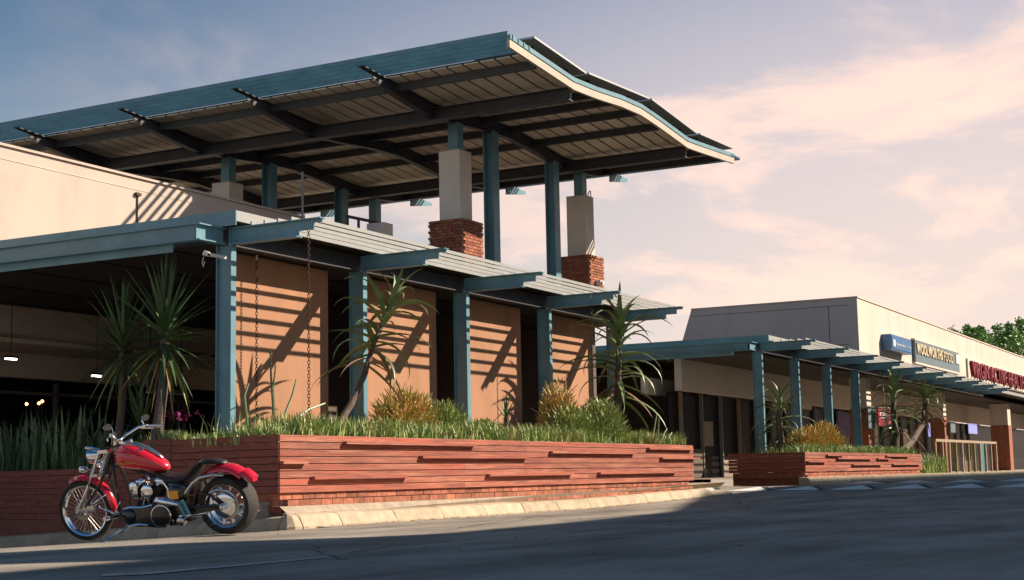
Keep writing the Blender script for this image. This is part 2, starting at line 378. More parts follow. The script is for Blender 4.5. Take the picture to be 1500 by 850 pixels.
# paved strip behind the kerb and the entrance floor
mb = MB()
px = [13.95, 16, 20.5, 27, 28.9]
lo = [(q, kerb_y(q)+0.27, road_z(q)+0.165) for q in px]; hi = [(q, 11.0 if q < 15 else 13.2, road_z(q)+0.25) for q in px]
mid_ = [(q, 10.58, road_z(q)+.245) for q in px]
n = len(px); mb.add(lo+mid_, [(i, i+1, n+i+1, n+i) for i in range(n-1)]); mb.add(mid_+hi, [(i, i+1, n+i+1, n+i) for i in range(n-1)])
mb.add([(28.9, 10.7, 0.07), (34.5, 10.7, 0.207), (34.5, 30, 0.207), (28.9, 30, 0.10)], [(0, 1, 2, 3)])
mb.add([(34.5, 10.68, 0.37), (90, 10.68, 0.37), (90, 14.6, 0.40), (34.5, 14.6, 0.40)], [(0, 1, 2, 3)])
mb.add([(16.2, 13.2, 0.214), (28.9, 13.2, 0.214), (28.9, 40, 0.214), (16.2, 40, 0.214)], [(0, 1, 2, 3)])
tag(obj('pavement', mb, 'paving', smooth=False), None, None, kind='structure')
# triangle markings on the two ramps of the raised crossing, and a worn line on the road
marks = structure('road_markings')
def tri_row(x0, x1, ya, yb, pitch):
    y = ya; me = None; me2 = None
    z0, z1 = road_z(x0)+0.006, road_z(x1)+0.006
    while y > yb:
        h = pitch*0.5
        q = MB().add([(x0, y-h*.95, z0), (x0, y+h*.95, z0), (x1, y+h*.12, z1), (x1, y-h*.12, z1)], [(0, 1, 2, 3)][::1])
        q.f = [(3, 2, 1, 0)]
        obj('painted_triangle', q, 'road_white', marks, smooth=False)
        q = MB().add([(x0, y-h*.98, z0-.002), (x0, y-h*.78, z0-.002), (x1, y-h*.02, z1-.002), (x1, y-h*.3, z1-.002)], [(3, 2, 1, 0)])
        q.v = [(a, b, c+.006) for a, b, c in q.v]
        obj('painted_edge', q, 'road_dark', marks, smooth=False)
        y -= pitch
tri_row(31.02, 31.88, 12.0, -8, 1.15)
mb = MB().box(37.2, 38.0, -12, 10.3, 0.19, 0.25); tag(obj('speed_hump', mb, 'asphalt', smooth=False), None, None, kind='structure')
def tri_row2(x0, ya, yb, pitch):
    y = ya
    while y > yb:
        h = pitch*0.5
        q = MB().add([(x0, y-h*.9, .208), (x0, y+h*.9, .208), (x0+.14, y+h*.1, .256), (x0+.14, y-h*.1, .256)], [(3, 2, 1, 0)])
        q.add([(x0+.14, y-h*.1, .256), (x0+.14, y+h*.1, .256), (x0+.9, y+h*.1, .256), (x0+.9, y-h*.1, .256)], [(3, 2, 1, 0)])
        obj('painted_triangle', q, 'road_white', marks, smooth=False); y -= pitch
tri_row2(37.06, 9.9, -6, 1.25)
mb = MB(); ln = [(150, 841), (220, 838), (300, 831), (380, 824), (480, 815)]
pts = [G(a, b, 0.005) for a, b in ln]; pts2 = [G(a, b+3.2-0.0045*(a-150), 0.005) for a, b in ln]
mb.add(pts+pts2, [(i, 5+i, 6+i, i+1) for i in range(4)]); obj('worn_line', mb, 'worn_paint', marks, smooth=False)

for cx0, cy0, ang, ln_ in ((9, 6.2, .35, 9), (13, 8.1, -.1, 7), (18, 4.5, .12, 12), (7.5, 4.4, .9, 3.5), (21, 7.5, .05, 8)):
    pts = []; x, y = cx0, cy0; a = ang
    for k in range(int(ln_/.25)):
        pts.append((x, y)); a += random.gauss(0, .22); a = ang+(a-ang)*.85; x += .25*math.cos(a); y += .25*math.sin(a)
    q = MB(); w_ = .012
    for x, y in pts: ww_ = w_*random.uniform(.4, 1.3); q.v += [(x, y-ww_, road_z(x)+.004), (x, y+ww_, road_z(x)+.004)]
    q.f = [(2*i, 2*i+2, 2*i+3, 2*i+1) for i in range(len(pts)-1)]
    obj('sealed_crack', q, 'road_dark', marks, smooth=False)
# ------------------------------------------------------------------ block across the road (throws the shade on the road)
def sh(p, H):                      # where a point at height H must be to throw its shadow on p
    t = (H-p.z)/K2; return (p.x+K1*t, p.y-t)
H1 = 14.0
opp = thing('building', 'flat roofed block across the road, behind the photographer, shading the road', 'building', (40, -20, 0))
def ext(a, b, t): return a+(b-a)*t
e = [G(0, 812), G(200, 801), G(350, 793), G(550, 786.5), G(700, 781.5), G(760, 776), G(880, 765), G(1000, 752), G(1027, 748.5)]
nt1, nt2, ntip = G(0, 845), G(0, 827), G(310, 817.5)
far = [Vector((27.6, 10.28, 0.0)), Vector((31, 10.28, 0.13)), Vector((34, 10.30, .2)), Vector((95, 10.30, .2))]
poly = [ext(ntip, nt1, 3.0), ntip, ext(ntip, nt2, 3.0), ext(e[1], e[0], 4.0)]+e+far
top = [sh(p, H1) for p in poly]
top = top+[(150, -60), (5, -60)]
nn = len(top)
vs = [(a, b, H1) for a, b in top]+[(a, b, H1+.35) for a, b in top]
mb = MB().add(vs, [tuple(range(nn)), tuple(range(nn, 2*nn))[::-1]]+[(i, nn+i, nn+(i+1) % nn, (i+1) % nn) for i in range(nn)])
obj('roof_slab', mb, 'opp_plaster', opp, smooth=False)
obj('wall', MB().box(34, 130, -50, -14, 0.0, H1-.02), 'opp_plaster', opp, smooth=False)
# ------------------------------------------------------------------ main building shell
BX = [15.02+3.05*i for i in range(5)]            # post and beam lines
YP, ZB, BD = 12.26, 3.83, 0.22                    # post line, beam top, beam depth
YTIP = 10.72
bld = thing('shop_building', 'cream walled restaurant building with terracotta front panels behind the steel pergola', 'building', (20, 14, 0.2))
# tall parapet wall with a thin capping and joints
obj('parapet_wall', MB().box(8.0, 28.3, 17.2, 17.5, 3.95, 5.70), 'white_plaster', bld, smooth=False)
obj('wall_capping', MB().box(7.98, 28.32, 17.165, 17.53, 5.703, 5.742), 'white_plaster', bld, smooth=False)
obj('wall_joint', MB().box(8.0, 28.3, 17.192, 17.198, 5.50, 5.512), 'bulkhead', bld, smooth=False)
pj_ = P(201, 262, 17.2).x
obj('downpipe', MB().tube([(pj_, 17.185, 5.42), (pj_, 17.185, 4.3)], 0.012, 6), 'rust_chain', bld)
obj('conduit_box', MB().box(pj_-.06, pj_+.06, 17.15, 17.197, 5.40, 5.45), 'rust_chain', bld, smooth=False)
# flat roof with blue edge
XR = 14.86
obj('roof_deck', MB().box(XR+.02, 28.2, 12.0, 17.19, 3.885, 3.985), 'dark_ceiling', bld, smooth=False)
obj('side_fascia', MB().box(XR, XR+.018, 11.975, 26.0, 3.835, 4.03), 'blue_steel', bld, smooth=False)
obj('front_fascia', MB().box(XR+.0185, 28.2, 11.975, 11.99, 3.89, 4.028), 'slat_paint', bld, smooth=False)
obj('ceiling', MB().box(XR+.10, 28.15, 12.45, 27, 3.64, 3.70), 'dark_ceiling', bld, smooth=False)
for k in range(9):
    yk = 13.2+k*1.5
    obj('ceiling_joint', MB().box(XR+.1, 28.1, yk, yk+.03, 3.625, 3.638), 'black_matt', bld, smooth=False)
# four terracotta panels
for a, b in ((15.58, 17.78), (18.62, 20.86), (21.80, 23.86), (24.95, 26.95)):
    obj('wall_panel', MB().box(a, b, 12.60, 12.78, 0.25, 3.62), 'panel_plaster', bld, smooth=False)
# dark rear of the bays, right return wall
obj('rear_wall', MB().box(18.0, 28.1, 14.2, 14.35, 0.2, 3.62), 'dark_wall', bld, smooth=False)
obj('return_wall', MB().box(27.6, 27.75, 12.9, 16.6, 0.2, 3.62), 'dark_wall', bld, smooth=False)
for xa in (18.25, 21.42, 24.55):
    obj('brick_nib', MB().box(xa-.1, xa+.12, 13.4, 13.6, 0.2, 3.0), 'brick', bld, smooth=False)
# bulkhead and shopfront seen deep under the roof at the left
obj('bulkhead', MB().box(13.0, 30, 19.4, 19.6, 3.16, 3.62), 'bulkhead', bld, smooth=False)
obj('bulkhead_soffit', MB().box(13.0, 30, 19.62, 21.4, 3.02, 3.10), 'bulkhead', bld, smooth=False)
obj('lower_bulkhead', MB().box(13.0, 30, 21.0, 21.2, 2.55, 3.01), 'bulkhead', bld, smooth=False)
obj('shopfront', MB().box(13.0, 30, 21.6, 21.7, 0.2, 3.0), 'glass_dark', bld, smooth=False)
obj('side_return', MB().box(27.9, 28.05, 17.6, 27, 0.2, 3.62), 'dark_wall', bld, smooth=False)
for xm in (19.0, 21.2, 24.55, 24.75, 24.95):
    obj('door_frame', MB().box(xm, xm+.06, 21.5, 21.595, 0.2, 2.54), 'frame_grey', bld, smooth=False)
obj('door_frame', MB().box(18.5, 26, 21.5, 21.59, 2.28, 2.34), 'frame_grey', bld, smooth=False)
# interior lights
for i, (a, b) in enumerate(((16, 526), (142, 551))):
    p = P(a, b, 18.6); q = thing('strip_light', ['short white strip light glowing in the dark interior, far left edge', 'second short white strip light glowing under the dark ceiling behind the left yucca'][i], 'light', (p.x, 18.6, p.z), group='strip lights inside')
    obj('tube', MB().box(p.x-.11, p.x+.11, 18.58, 18.62, p.z-.012, p.z+.012), 'lamp_glow', q, smooth=False)
    obj('housing', MB().box(p.x-.13, p.x+.13, 18.57, 18.63, p.z+.014, p.z+.05), 'dark_steel', q, smooth=False)
    obj('hanger', MB().bar((p.x, 18.6, p.z+.05), (p.x, 18.6, 3.63), .01, .01), 'dark_steel', q)
for i, (a, b) in enumerate(((39, 592), (57, 591), (62, 588))):
    p = P(a, b, 19.5); q = thing('candle_lamp', ['tiny orange lamp glowing left of the sansevieria tip', 'tiny orange lamp of a close pair, the left one', 'tiny orange lamp of a close pair, the right one'][i], 'lamp', (p.x, 19.5, p.z), group='orange table lamps inside')
    obj('bulb', MB().lathe([(0.001, -.03), (.025, -.01), (.025, .01), (.001, .03)], p, n=8), 'lamp_warm', q)
    obj('stand', MB().tube([(p.x, 19.5, p.z-.03), (p.x, 19.5, .2)], .012, 6), 'black_matt', q)
# hanging shop sign
a = P(215, 545, 18.0); b = P(267, 577, 18.0)
sg = thing('shop_sign', 'brown hanging sign with black script lettering behind the yucca trunk', 'sign', (a.x, 18.0, b.z))
obj('board', MB().box(a.x, b.x, 17.97, 18.0, b.z, a.z), 'sign_brown', sg, smooth=False)
obj('lower_edge', MB().box(a.x, b.x, 17.965, 18.005, b.z-.025, b.z-.002), 'sign_white', sg, smooth=False)
for hx in (a.x+.06, b.x-.06): obj('hanger', MB().bar((hx, 17.985, a.z), (hx, 17.985, 3.63), .02, .02), 'dark_steel', sg)
me, tw, th = text_mesh('Silkhouse', 0.20, 'lettering_black', 0.004, 0.45, width=(b.x-a.x)*.80)
inst('lettering', me, sg, Matrix.Translation((a.x+(b.x-a.x)*.08, 17.962, b.z+.075)) @ Matrix.Rotation(PI/2, 4, 'X'), local=False)

# ------------------------------------------------------------------ pergolas
def beam_profile():                                  # side outline in (y, z): stepped free end towards the street
    return [(YTIP, ZB), (YTIP, ZB-.055), (YTIP+.13, ZB-.055), (YTIP+.13, ZB-.14), (YTIP+.36, ZB-.14), (YTIP+.36, ZB-BD), (YP-.09, ZB-BD), (YP-.09, ZB)]
def pergola(name, label, X0, N, bay, XL, XE, fascia_x, yback, ground_z, nposts=99):
    t = thing(name, label, 'pergola', (X0, YP, ground_z))
    pb = MB()
    for i in range(N):
        x = X0+bay*i
        # column: H section, web in the depth direction
        pm = MB(); zc0, zc1 = ground_z, ZB-BD
        pm.box(x-.052, x+.052, YP-.125, YP-.110, zc0, zc1); pm.box(x-.052, x+.052, YP+.110, YP+.125, zc0, zc1); pm.box(x-.008, x+.008, YP-.110, YP+.110, zc0, zc1)
        if i < nposts: obj('post', pm, 'blue_steel', t, smooth=False)
        bm_ = MB(); pr = beam_profile()
        bm_.prism(pr, 'x', x-.008, x+.008)
        bm_.box(x-.06, x+.06, YTIP, YP-.092, ZB-.014, ZB+.001)
        bm_.box(x-.06, x+.06, YTIP+.36, YP-.092, ZB-BD-.001, ZB-BD+.014)
        bm_.box(x-.06, x-.0085, YP-.10, YP-.0915, ZB-BD+.014, ZB-.014)
        o = obj('beam', bm_, 'blue_steel', t, smooth=False)
        bl = MB()
        for dz in (.05, .11, .17):
            for dy in (.03, .07): bl.lathe([(.011, 0), (.011, .012)], (x-.0085, YP-.12-dy, ZB-dz), (-1, 0, 0), 6)
        obj('bolts', bl, 'blue_steel', o)
    # girder along the posts
    obj('girder_stub', MB().ibeam((XL, YP, ZB-BD/2-.0015), (X0-.07, YP, ZB-BD/2-.0015), BD-.004, .12), 'blue_steel', t, smooth=False)
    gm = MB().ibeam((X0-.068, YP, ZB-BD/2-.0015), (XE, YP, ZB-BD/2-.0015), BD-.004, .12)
    obj('girder', gm, 'dark_steel', t, smooth=False)  # blue like the stub; dark material stands in for shade under deck and slats
    sm = MB().ibeam((XL+.065, YP+.063, ZB-BD/2), (XL+.065, yback, ZB-BD/2), BD, .13)
    obj('side_beam', sm, 'blue_steel', t, smooth=False)
    sm = MB().box(XL+.14, XL+.155, YP+.5, yback, ZB-BD-.10, ZB-BD+.02); obj('side_trim', sm, 'blue_steel', t, smooth=False)
    for k in range(5):
        y = YTIP+.25+.212*k
        o = obj('slat', MB().box(X0-.045 if k < 7 else X0, XE, y-.012, y+.012, ZB+.002, ZB+.05), 'slat_paint', t, smooth=False)
    return t
pergola('steel_pergola', 'blue steel pergola with five stepped beams along the front of the near building', BX[0], 5, 3.05, 14.42, 27.42, XR, 26.0, 0.30)
pergola('steel_pergola', 'blue steel pergola of the far shops, receding to the right edge', 36.2, 10, 3.08, 35.62, 66.0, 36.3, 24.0, 0.40, 4)

# rain chains
def chain(X, Y, z0, z1, label):
    t = thing('rain_chain', label, 'chain', (X, Y, z1), group='rain chains')
    a = MB().torus((0, 0, 0), (0, 1, 0), .017, .0045, 10, 5); a.v = [(x, y, z*1.5) for x, y, z in a.v]; ma = a.mesh('chain_link', 'rust_chain')
    z = z0; i = 0
    while z > z1:
        inst('chain_link', ma, t, Matrix.Translation((X, Y, z)) @ Matrix.Rotation(PI/2*(i % 2)+.4, 4, 'Z'), local=False); z -= .042; i += 1
    obj('hook', MB().tube([(X, Y, z0+.02), (X, Y, z0+.09)], .014, 6), 'white_plastic', t)
pc = P(452, 352, 10.95); chain(pc.x, 10.95, ZB-.10, 1.0, 'rusty rain chain hanging from the front slats left of the leaning aloe')
pc = P(376, 405, 12.45); chain(pc.x, 12.45, 3.52, 1.0, 'rusty rain chain hanging close to the first terracotta panel')
pc = P(866, 450, 11.3); chain(pc.x, 11.3, ZB-.12, 1.0, 'rusty rain chain hanging beside the tall aloe at the right end')

# security camera on the first post
p = P(300, 372, 12.2)
t = thing('security_camera', 'small white security camera on the first blue post', 'camera', (p.x, p.y, p.z))
obj('bracket', MB().box(p.x-.02, BX[0]-.066, p.y-.02, p.y+.02, p.z-.02, p.z+.02), 'white_plastic', t, smooth=False)
obj('body', MB().lathe([(.014, -.05), (.032, -.045), (.032, .045), (.024, .055)], (p.x-.0, p.y-.03, p.z), (-.3, -.8, -.25), 14), 'white_plastic', t)
obj('lens', MB().lathe([(.018, 0), (.018, .012)], (p.x-.02, p.y-.08, p.z-.016), (-.3, -.8, -.25), 10), 'black_matt', t)
obj('cable', MB().tube([(p.x-.02, p.y, p.z-.04), (p.x-.05, p.y, p.z-.12), (p.x-.03, p.y, p.z-.17), (p.x, p.y, p.z-.10)], .006, 6), 'white_plastic', t)

# ------------------------------------------------------------------ timber planters
def brick_mesh(l, d, h):
    m_ = MB(); c = .006
    m_.add([(-l/2, -d/2, -h/2), (l/2, -d/2, -h/2), (l/2, d/2, -h/2), (-l/2, d/2, -h/2), (-l/2, -d/2, h/2), (l/2, -d/2, h/2), (l/2, d/2, h/2), (-l/2, d/2, h/2)],
           [(0,3,2,1),(4,5,6,7),(0,1,5,4),(1,2,6,5),(2,3,7,6),(3,0,4,7)])
    return m_.mesh('brick', 'brick', smooth=False)
BRK = brick_mesh(.218, .10, .068)
def planter(label, X0, X1, YF, YB, z0, z1, nb, joints, side, battens, pz, brick_rows, sidemat='plank_dark'):
    t = thing('timber_planter', label, 'planter', (X0, YF, pz), group='timber planters')
    ph = (z1-z0)/nb; th = .028
    for r in range(nb):
        cuts = [X0]+[j+((r*7) % 3-1)*.02 for j in joints[r % len(joints)]]+[X1]
        for a, b in zip(cuts, cuts[1:]):
            obj('plank', MB().cbox(a+.002, b-.002, YF, YF+th, z0+r*ph+.004, z0+(r+1)*ph-.004, .004), 'plank', t, smooth=False)
    # left side, running back at an angle
    (sx, sy) = side
    d = Vector((sx-X0, sy-YF, 0)); L = d.length; d.normalize(); nrm = Vector((-d.y, d.x, 0))
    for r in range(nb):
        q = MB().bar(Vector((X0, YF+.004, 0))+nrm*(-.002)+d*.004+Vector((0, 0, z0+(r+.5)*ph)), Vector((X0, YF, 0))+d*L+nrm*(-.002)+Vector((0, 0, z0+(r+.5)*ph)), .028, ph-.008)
        obj('side_plank', q, 'plank_shaded', t, smooth=False)
    for (a, b, r) in battens:
        obj('batten', MB().box(a, b, YF-.065, YF-.001, z0+r*ph-.012, z0+r*ph+.022), 'plank', t, smooth=False)
    obj('backing', MB().prism([(X0+.05, YF+th+.02), (X1-.03, YF+th+.02), (X1-.03, YB), (sx+.05, YB)], 'z', z0+.004, z1-.10), 'soil', t, smooth=False)
    obj('end_plank_panel', MB().box(X1-.028, X1-.001, YF+th+.001, YB, z0+.003, z1-.003), 'plank', t, smooth=False)
    # brick plinth
    for r in range(brick_rows):
        z = z0-.036-.078*r; x = X0+.06+(.11 if r % 2 else 0)
        while x < X1-.2:
            inst('brick', BRK, t, Matrix.Translation((x+.10+random.uniform(-.003, .003), YF+.085-.03*(r > 0)+random.uniform(-.003, .003), z)), local=False); x += .228
        if r == 0: continue
    obj('plinth', MB().box(X0+.135, X1-.1, YF+.075, YF+.3, pz-.1, z0), 'mortar', t, smooth=False)
    obj('plinth_brick_side', MB().bar(Vector((X0+.10, YF+.12, (pz+z0)/2)), Vector((X0+.10, YF+.12, (pz+z0)/2))+d*(L-.2), .05, z0-pz), 'brick', t, smooth=False)
    return t
zP0, zP1, YF = 0.395, 1.085, 10.60
bat = []
def bt(xa, xb, r): bat.append((P(xa, 680, YF).x, P(xb, 680, YF).x, r))
bt(502, 694, 6.95); bt(614, 770, 4.95); bt(455, 594, 1.95); bt(805, 928, 5.95); bt(712, 836, 1.95); bt(875, 988, 1.95); bt(948, 1012, 6.98); bt(967, 1022, 4.98); bt(409, 446, 4.1)
planter('long red timber planter with projecting battens under the near pergola', 13.98, 27.2, YF, 12.5, zP0, zP1, 8,
        [[18.3], [18.6, 22.4], [20.1], [18.3, 20.1], [22.4], [18.45], [20.2, 22.5], [18.2]], (14.405, 12.6), bat, 0.17, 3)
bat = []
def bt2(xa, xb, r): bat.append((P(xa, 680, YF).x, P(xb, 680, YF).x, r))
bt2(1210, 1234, 5.0); bt2(1225, 1275, 4.0); bt2(1181, 1208, 3.0); bt2(1247, 1290, 2.0); bt2(1297, 1330, 5.0); bt2(1284, 1302, 4.0); bt2(1306, 1346, 2.0)
planter('shorter red timber planter by the far shops, beyond the dark entrance', 34.5, 46.6, YF, 12.4, 0.52, 1.0, 6,
        [[38.2], [41.5], [38.4, 42.6], [40.3]], (34.7, 12.6), bat, 0.21, 4)
# shade-darkened continuation of the near planter along the side road
def lx(y): return 13.98+(y-10.6)*.2126
t = thing('timber_planter', 'shade-darkened timber planter full of sansevieria at the left edge behind the motorcycle', 'planter', (lx(13.2), 13.2, -.1), group='timber planters')
for r in range(20):
    zc_ = -.60+.085*(r+.5); hi_ = zc_ > .74
    ys = [12.62, 13.2] if hi_ else [12.62, 15.6-.9*(r % 2), 18.8-.5*(r % 3), 22.6, 26.0]
    if zc_ > 1.08: continue
    for a, b in zip(ys, ys[1:]):
        obj('plank', MB().bar((lx(a+.003)+.012, a+.003, zc_), (lx(b-.003)+.012, b-.003, zc_), .028, .079), 'plank_shaded', t, smooth=False)
obj('soil', MB().prism([(lx(13.2)+.05, 13.2), (lx(13.2)+1.6, 13.2), (lx(26)+1.0, 26), (lx(26)+.05, 26)], 'z', -.9, .70), 'soil', t, smooth=False)
obj('upper_soil', MB().prism([(lx(12.62)+.05, 12.62), (lx(12.62)+1.2, 12.62), (lx(13.2)+1.2, 13.199), (lx(13.2)+.05, 13.199)], 'z', -.3, .97), 'soil', t, smooth=False)
obj('return_plank_panel', MB().box(lx(13.2)+.03, lx(13.2)+1.2, 13.2, 13.225, .701, 1.08), 'plank', t, smooth=False)
obj('rubble_base', MB().bar((lx(10.8)+.05, 10.8, .05), (lx(26)+.05, 26, -.7), .06, .5), 'mortar', t, smooth=False)

# ------------------------------------------------------------------ big canopy roof
def zs(x):                                           # sheet line
    pts = [(21.6, 8.10), (24.4, 7.90), (25.4, 7.95), (26.6, 8.05), (27.6, 8.085), (28.5, 8.03), (30.2, 7.885), (31.0, 7.93), (33.4, 8.09)]
    for (a, b), (c, d) in zip(pts, pts[1:]):
        if a <= x <= c: return b+(d-b)*(x-a)/(c-a)
    return pts[0][1] if x < pts[0][0] else pts[-1][1]
XS = [21.86, 22.7, 23.5, 24.4, 25.0, 25.4, 26.0, 26.6, 27.1, 27.6, 28.1, 28.5, 29.3, 30.2, 30.6, 31.0, 32.0, 33.25]
Y0R, Y1R = 11.67, 29.4
roof = thing('canopy_roof', 'large dark folded steel canopy roof on tall blue columns above the building', 'canopy', (28, 17.6, 3.98))
pf = [(x, zs(x)) for x in XS if x >= 22.6]
def ribbon(y0, y1, lo, hi, xs): 
    m_ = MB(); rings = []
    for x in xs: rings.append([Vector((x, y0, zs(x)+lo)), Vector((x, y1, zs(x)+lo)), Vector((x, y1, zs(x)+hi)), Vector((x, y0, zs(x)+hi))])
    return m_.loft(rings)
strip = ribbon(0.025, 0.31, 0.0, 0.02, [x for x in XS if x >= 22.6]); sm_ = strip.mesh('roof_sheet', 'roof_sheet', smooth=False)
y = Y0R+.06
while y < Y1R-.33: inst('roof_sheet', sm_, roof, Matrix.Translation((0, y, 0)), local=False); y += .335
obj('roof_topping', ribbon(Y0R+.06, Y1R-.02, 0.024, 0.05, [x for x in XS if x >= 22.6]), 'dark_steel', roof, smooth=False)
RY = [14.75, 17.68, 20.58, 23.5, 26.4]
def rafter(y):
    top_ = [(x, zs(x)-.012) for x in XS]
    dep = {21.86: .05, 22.7: .22, 23.5: .27, 24.4: .30, 33.25: .05, 32.0: .24}
    bot = [(x, zs(x)-dep.get(x, .27)) for x in XS]
    bot = bot[:1]+[(22.25, zs(22.25)-.06), (22.26, zs(22.26)-.13), (22.45, zs(22.45)-.135), (22.46, zs(22.46)-.20)]+bot[1:]
    m_ = MB(); pl = top_+bot[::-1]; m_.prism(pl, 'y', y-.012, y+.012)
    def fl(xs, off, z_off, hw, tk):
        rg = []
        for x in xs:
            zc_ = zs(x)-off(x)
            rg.append([Vector((x, y-hw, zc_-tk)), Vector((x, y+hw, zc_-tk)), Vector((x, y+hw, zc_+tk)), Vector((x, y-hw, zc_+tk))])
        m_.loft(rg)
    fl([x for x in XS if x > 22.5], lambda x: dep.get(x, .27), 0, .07, .009)
    fl(XS, lambda x: .022, 0, .068, .008)
    return m_
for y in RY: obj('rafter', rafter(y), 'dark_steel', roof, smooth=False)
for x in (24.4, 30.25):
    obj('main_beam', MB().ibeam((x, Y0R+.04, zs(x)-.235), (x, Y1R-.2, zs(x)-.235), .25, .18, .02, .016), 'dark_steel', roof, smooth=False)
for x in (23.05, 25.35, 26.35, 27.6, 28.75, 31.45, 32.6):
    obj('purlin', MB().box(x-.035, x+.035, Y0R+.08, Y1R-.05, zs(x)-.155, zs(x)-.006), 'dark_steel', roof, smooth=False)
for k in range(5):
    x = 21.74+.205*k
    obj('edge_louvre', MB().box(x-.012, x+.012, Y0R-.06, Y1R, zs(x)+.006, zs(x)+.084), 'blue_steel', roof, smooth=False)
for k in range(5):
    x = 33.05+.13*k
    obj('edge_louvre', MB().box(x-.015, x+.015, Y0R-.06, Y1R, zs(33.3)-.02, zs(33.3)+.04), 'blue_steel', roof, smooth=False)
obj('gutter', MB().box(32.66, 32.84, Y0R+.07, Y1R, zs(32.7)-.10, zs(32.7)-.012), 'blue_steel', roof, smooth=False)
obj('barge_board', ribbon(Y0R-.03, Y0R+.03, -.16, -.01, [x for x in XS if x <= 33.25]), 'barge', roof, smooth=False)
obj('barge_capping', ribbon(Y0R-.045, Y0R+.05, -.0095, .075, XS), 'blue_steel', roof, smooth=False)
# rafter stubs beyond the gutter with stepped louvres
for y in RY:
    z = zs(32.9)
    obj('rafter_stub', MB().prism([(32.85, z-.02), (32.85, z-.30), (33.9, z-.13), (33.9, z-.05)], 'y', y-.02, y+.02), 'blue_steel', roof, smooth=False)
# columns and pillars
def column(x, y, z0):
    obj('column', MB().box(x-.13, x+.13, y-.12, y-.10, z0, zs(x)-.26).box(x-.13, x+.13, y+.10, y+.12, z0, zs(x)-.26).box(x-.012, x+.012, y-.10, y+.10, z0, zs(x)-.26), 'blue_steel', roof, smooth=False)
ZT = 7.08
for y in (14.75, 20.58):
    column(26.75, y, 3.99); column(29.62, y, 3.99)
    for x in (25.28, 31.12): obj('column', MB().box(x-.12, x+.12, y-.11, y+.11, ZT-.02, zs(x)-.26), 'blue_steel', roof, smooth=False)
BR2 = brick_mesh(.215, .10, .052)
def pillar(x, y, label):
    t = thing('brick_pillar', label, 'pillar', (x, y, 3.99), group='pillars carrying the canopy roof')
    obj('plaster_shaft', MB().box(x-.24, x+.24, y-.24, y+.24, 5.66, ZT), 'pillar_plaster', t, smooth=False)
    obj('shaft_capping', MB().box(x-.245, x+.245, y-.245, y+.245, ZT+.002, ZT+.02), 'barge', t, smooth=False)
    obj('core', MB().box(x-.355, x+.355, y-.355, y+.355, 4.0, 5.64), 'mortar', t, smooth=False)
    z = 5.62; r = 0
    while z > 4.6:
        g = .018 if r in (0,) else 0
        for k in range(4):
            s = -.38+.19*k+(.0 if r % 2 else .0); off = .0475 if r % 2 else 0
            for sidey in (-1, 1):
                xx = x-.285+.19*k+(.05 if r % 2 else -.02)
                inst('brick', BR2, t, Matrix.Translation((xx, y+sidey*(.34+g), z)) @ Matrix.Diagonal((.83, 1, 1, 1)), local=False)
                inst('brick', BR2, t, Matrix.Translation((x+sidey*(.34+g), xx-x+y, z)) @ Matrix.Rotation(PI/2, 4, 'Z') @ Matrix.Diagonal((.83, 1, 1, 1)), local=False)
        z -= .064; r += 1
    return t
pillar(25.30, 14.78, 'white plastered pillar on red brick, left of the two tall ones in front')
t2 = pillar(31.14, 14.78, 'white plastered pillar on red brick with a small floodlight, nearest the roof corner')
pillar(25.30, 20.62, 'squat cream pillar top showing above the parapet wall at the left')
obj('floodlight', MB().box(31.06, 31.22, 14.26, 14.375, 4.95, 5.07).lathe([(.05, 0), (.05, .04)], (31.14, 14.262, 5.01), (0, -1, 0), 10), 'white_plastic', t2)
obj('cable_loop', MB().tube([(31.2, 14.6, ZT), (31.2, 14.58, ZT+.12), (31.3, 14.58, ZT+.18), (31.38, 14.6, ZT+.08), (31.38, 14.6, ZT-.02)], .012, 6), 'black_matt', t2)
# roof terrace railing, block and thin poles
rl = thing('roof_railing', 'short black railing on the roof terrace behind the pergola', 'railing', (23, 16, 4))
a, b = P(508, 317, 15.9), P(556, 329, 15.9)
obj('top_rail', MB().bar((a.x, 15.9, a.z), (b.x, 15.9, b.z+.03), .05, .05), 'dark_steel', rl)
obj('lower_rail', MB().bar((a.x, 15.9, a.z-.22), (b.x, 15.9, b.z-.19), .04, .04), 'dark_steel', rl)
for f_ in (.02, .35, .7, .98): obj('baluster', MB().box(a.x+(b.x-a.x)*f_-.02, a.x+(b.x-a.x)*f_+.02, 15.88, 15.92, 3.98, a.z), 'dark_steel', rl, smooth=False)
a, b = P(556, 326, 15.6), P(572, 340, 15.6)
tag(obj('plinth_block', MB().box(a.x, a.x+.32, 15.5, 15.9, 3.987, a.z), 'pillar_plaster', smooth=False), 'small beige block at the end of the roof terrace railing', 'block')
p = P(443, 252, 15.5)
t = thing('antenna_pole', 'thin grey pole with a cross bar standing behind the pergola beam', 'pole', (p.x, 15.5, 3.99))
obj('pole', MB().tube([(p.x, 15.5, 3.99), (p.x, 15.5, p.z)], .022, 8), 'frame_grey', t)
obj('cross_bar', MB().tube([(p.x-.6, 15.7, 4.72), (p.x+1.2, 15.3, 4.84)], .016, 6), 'frame_grey', t)
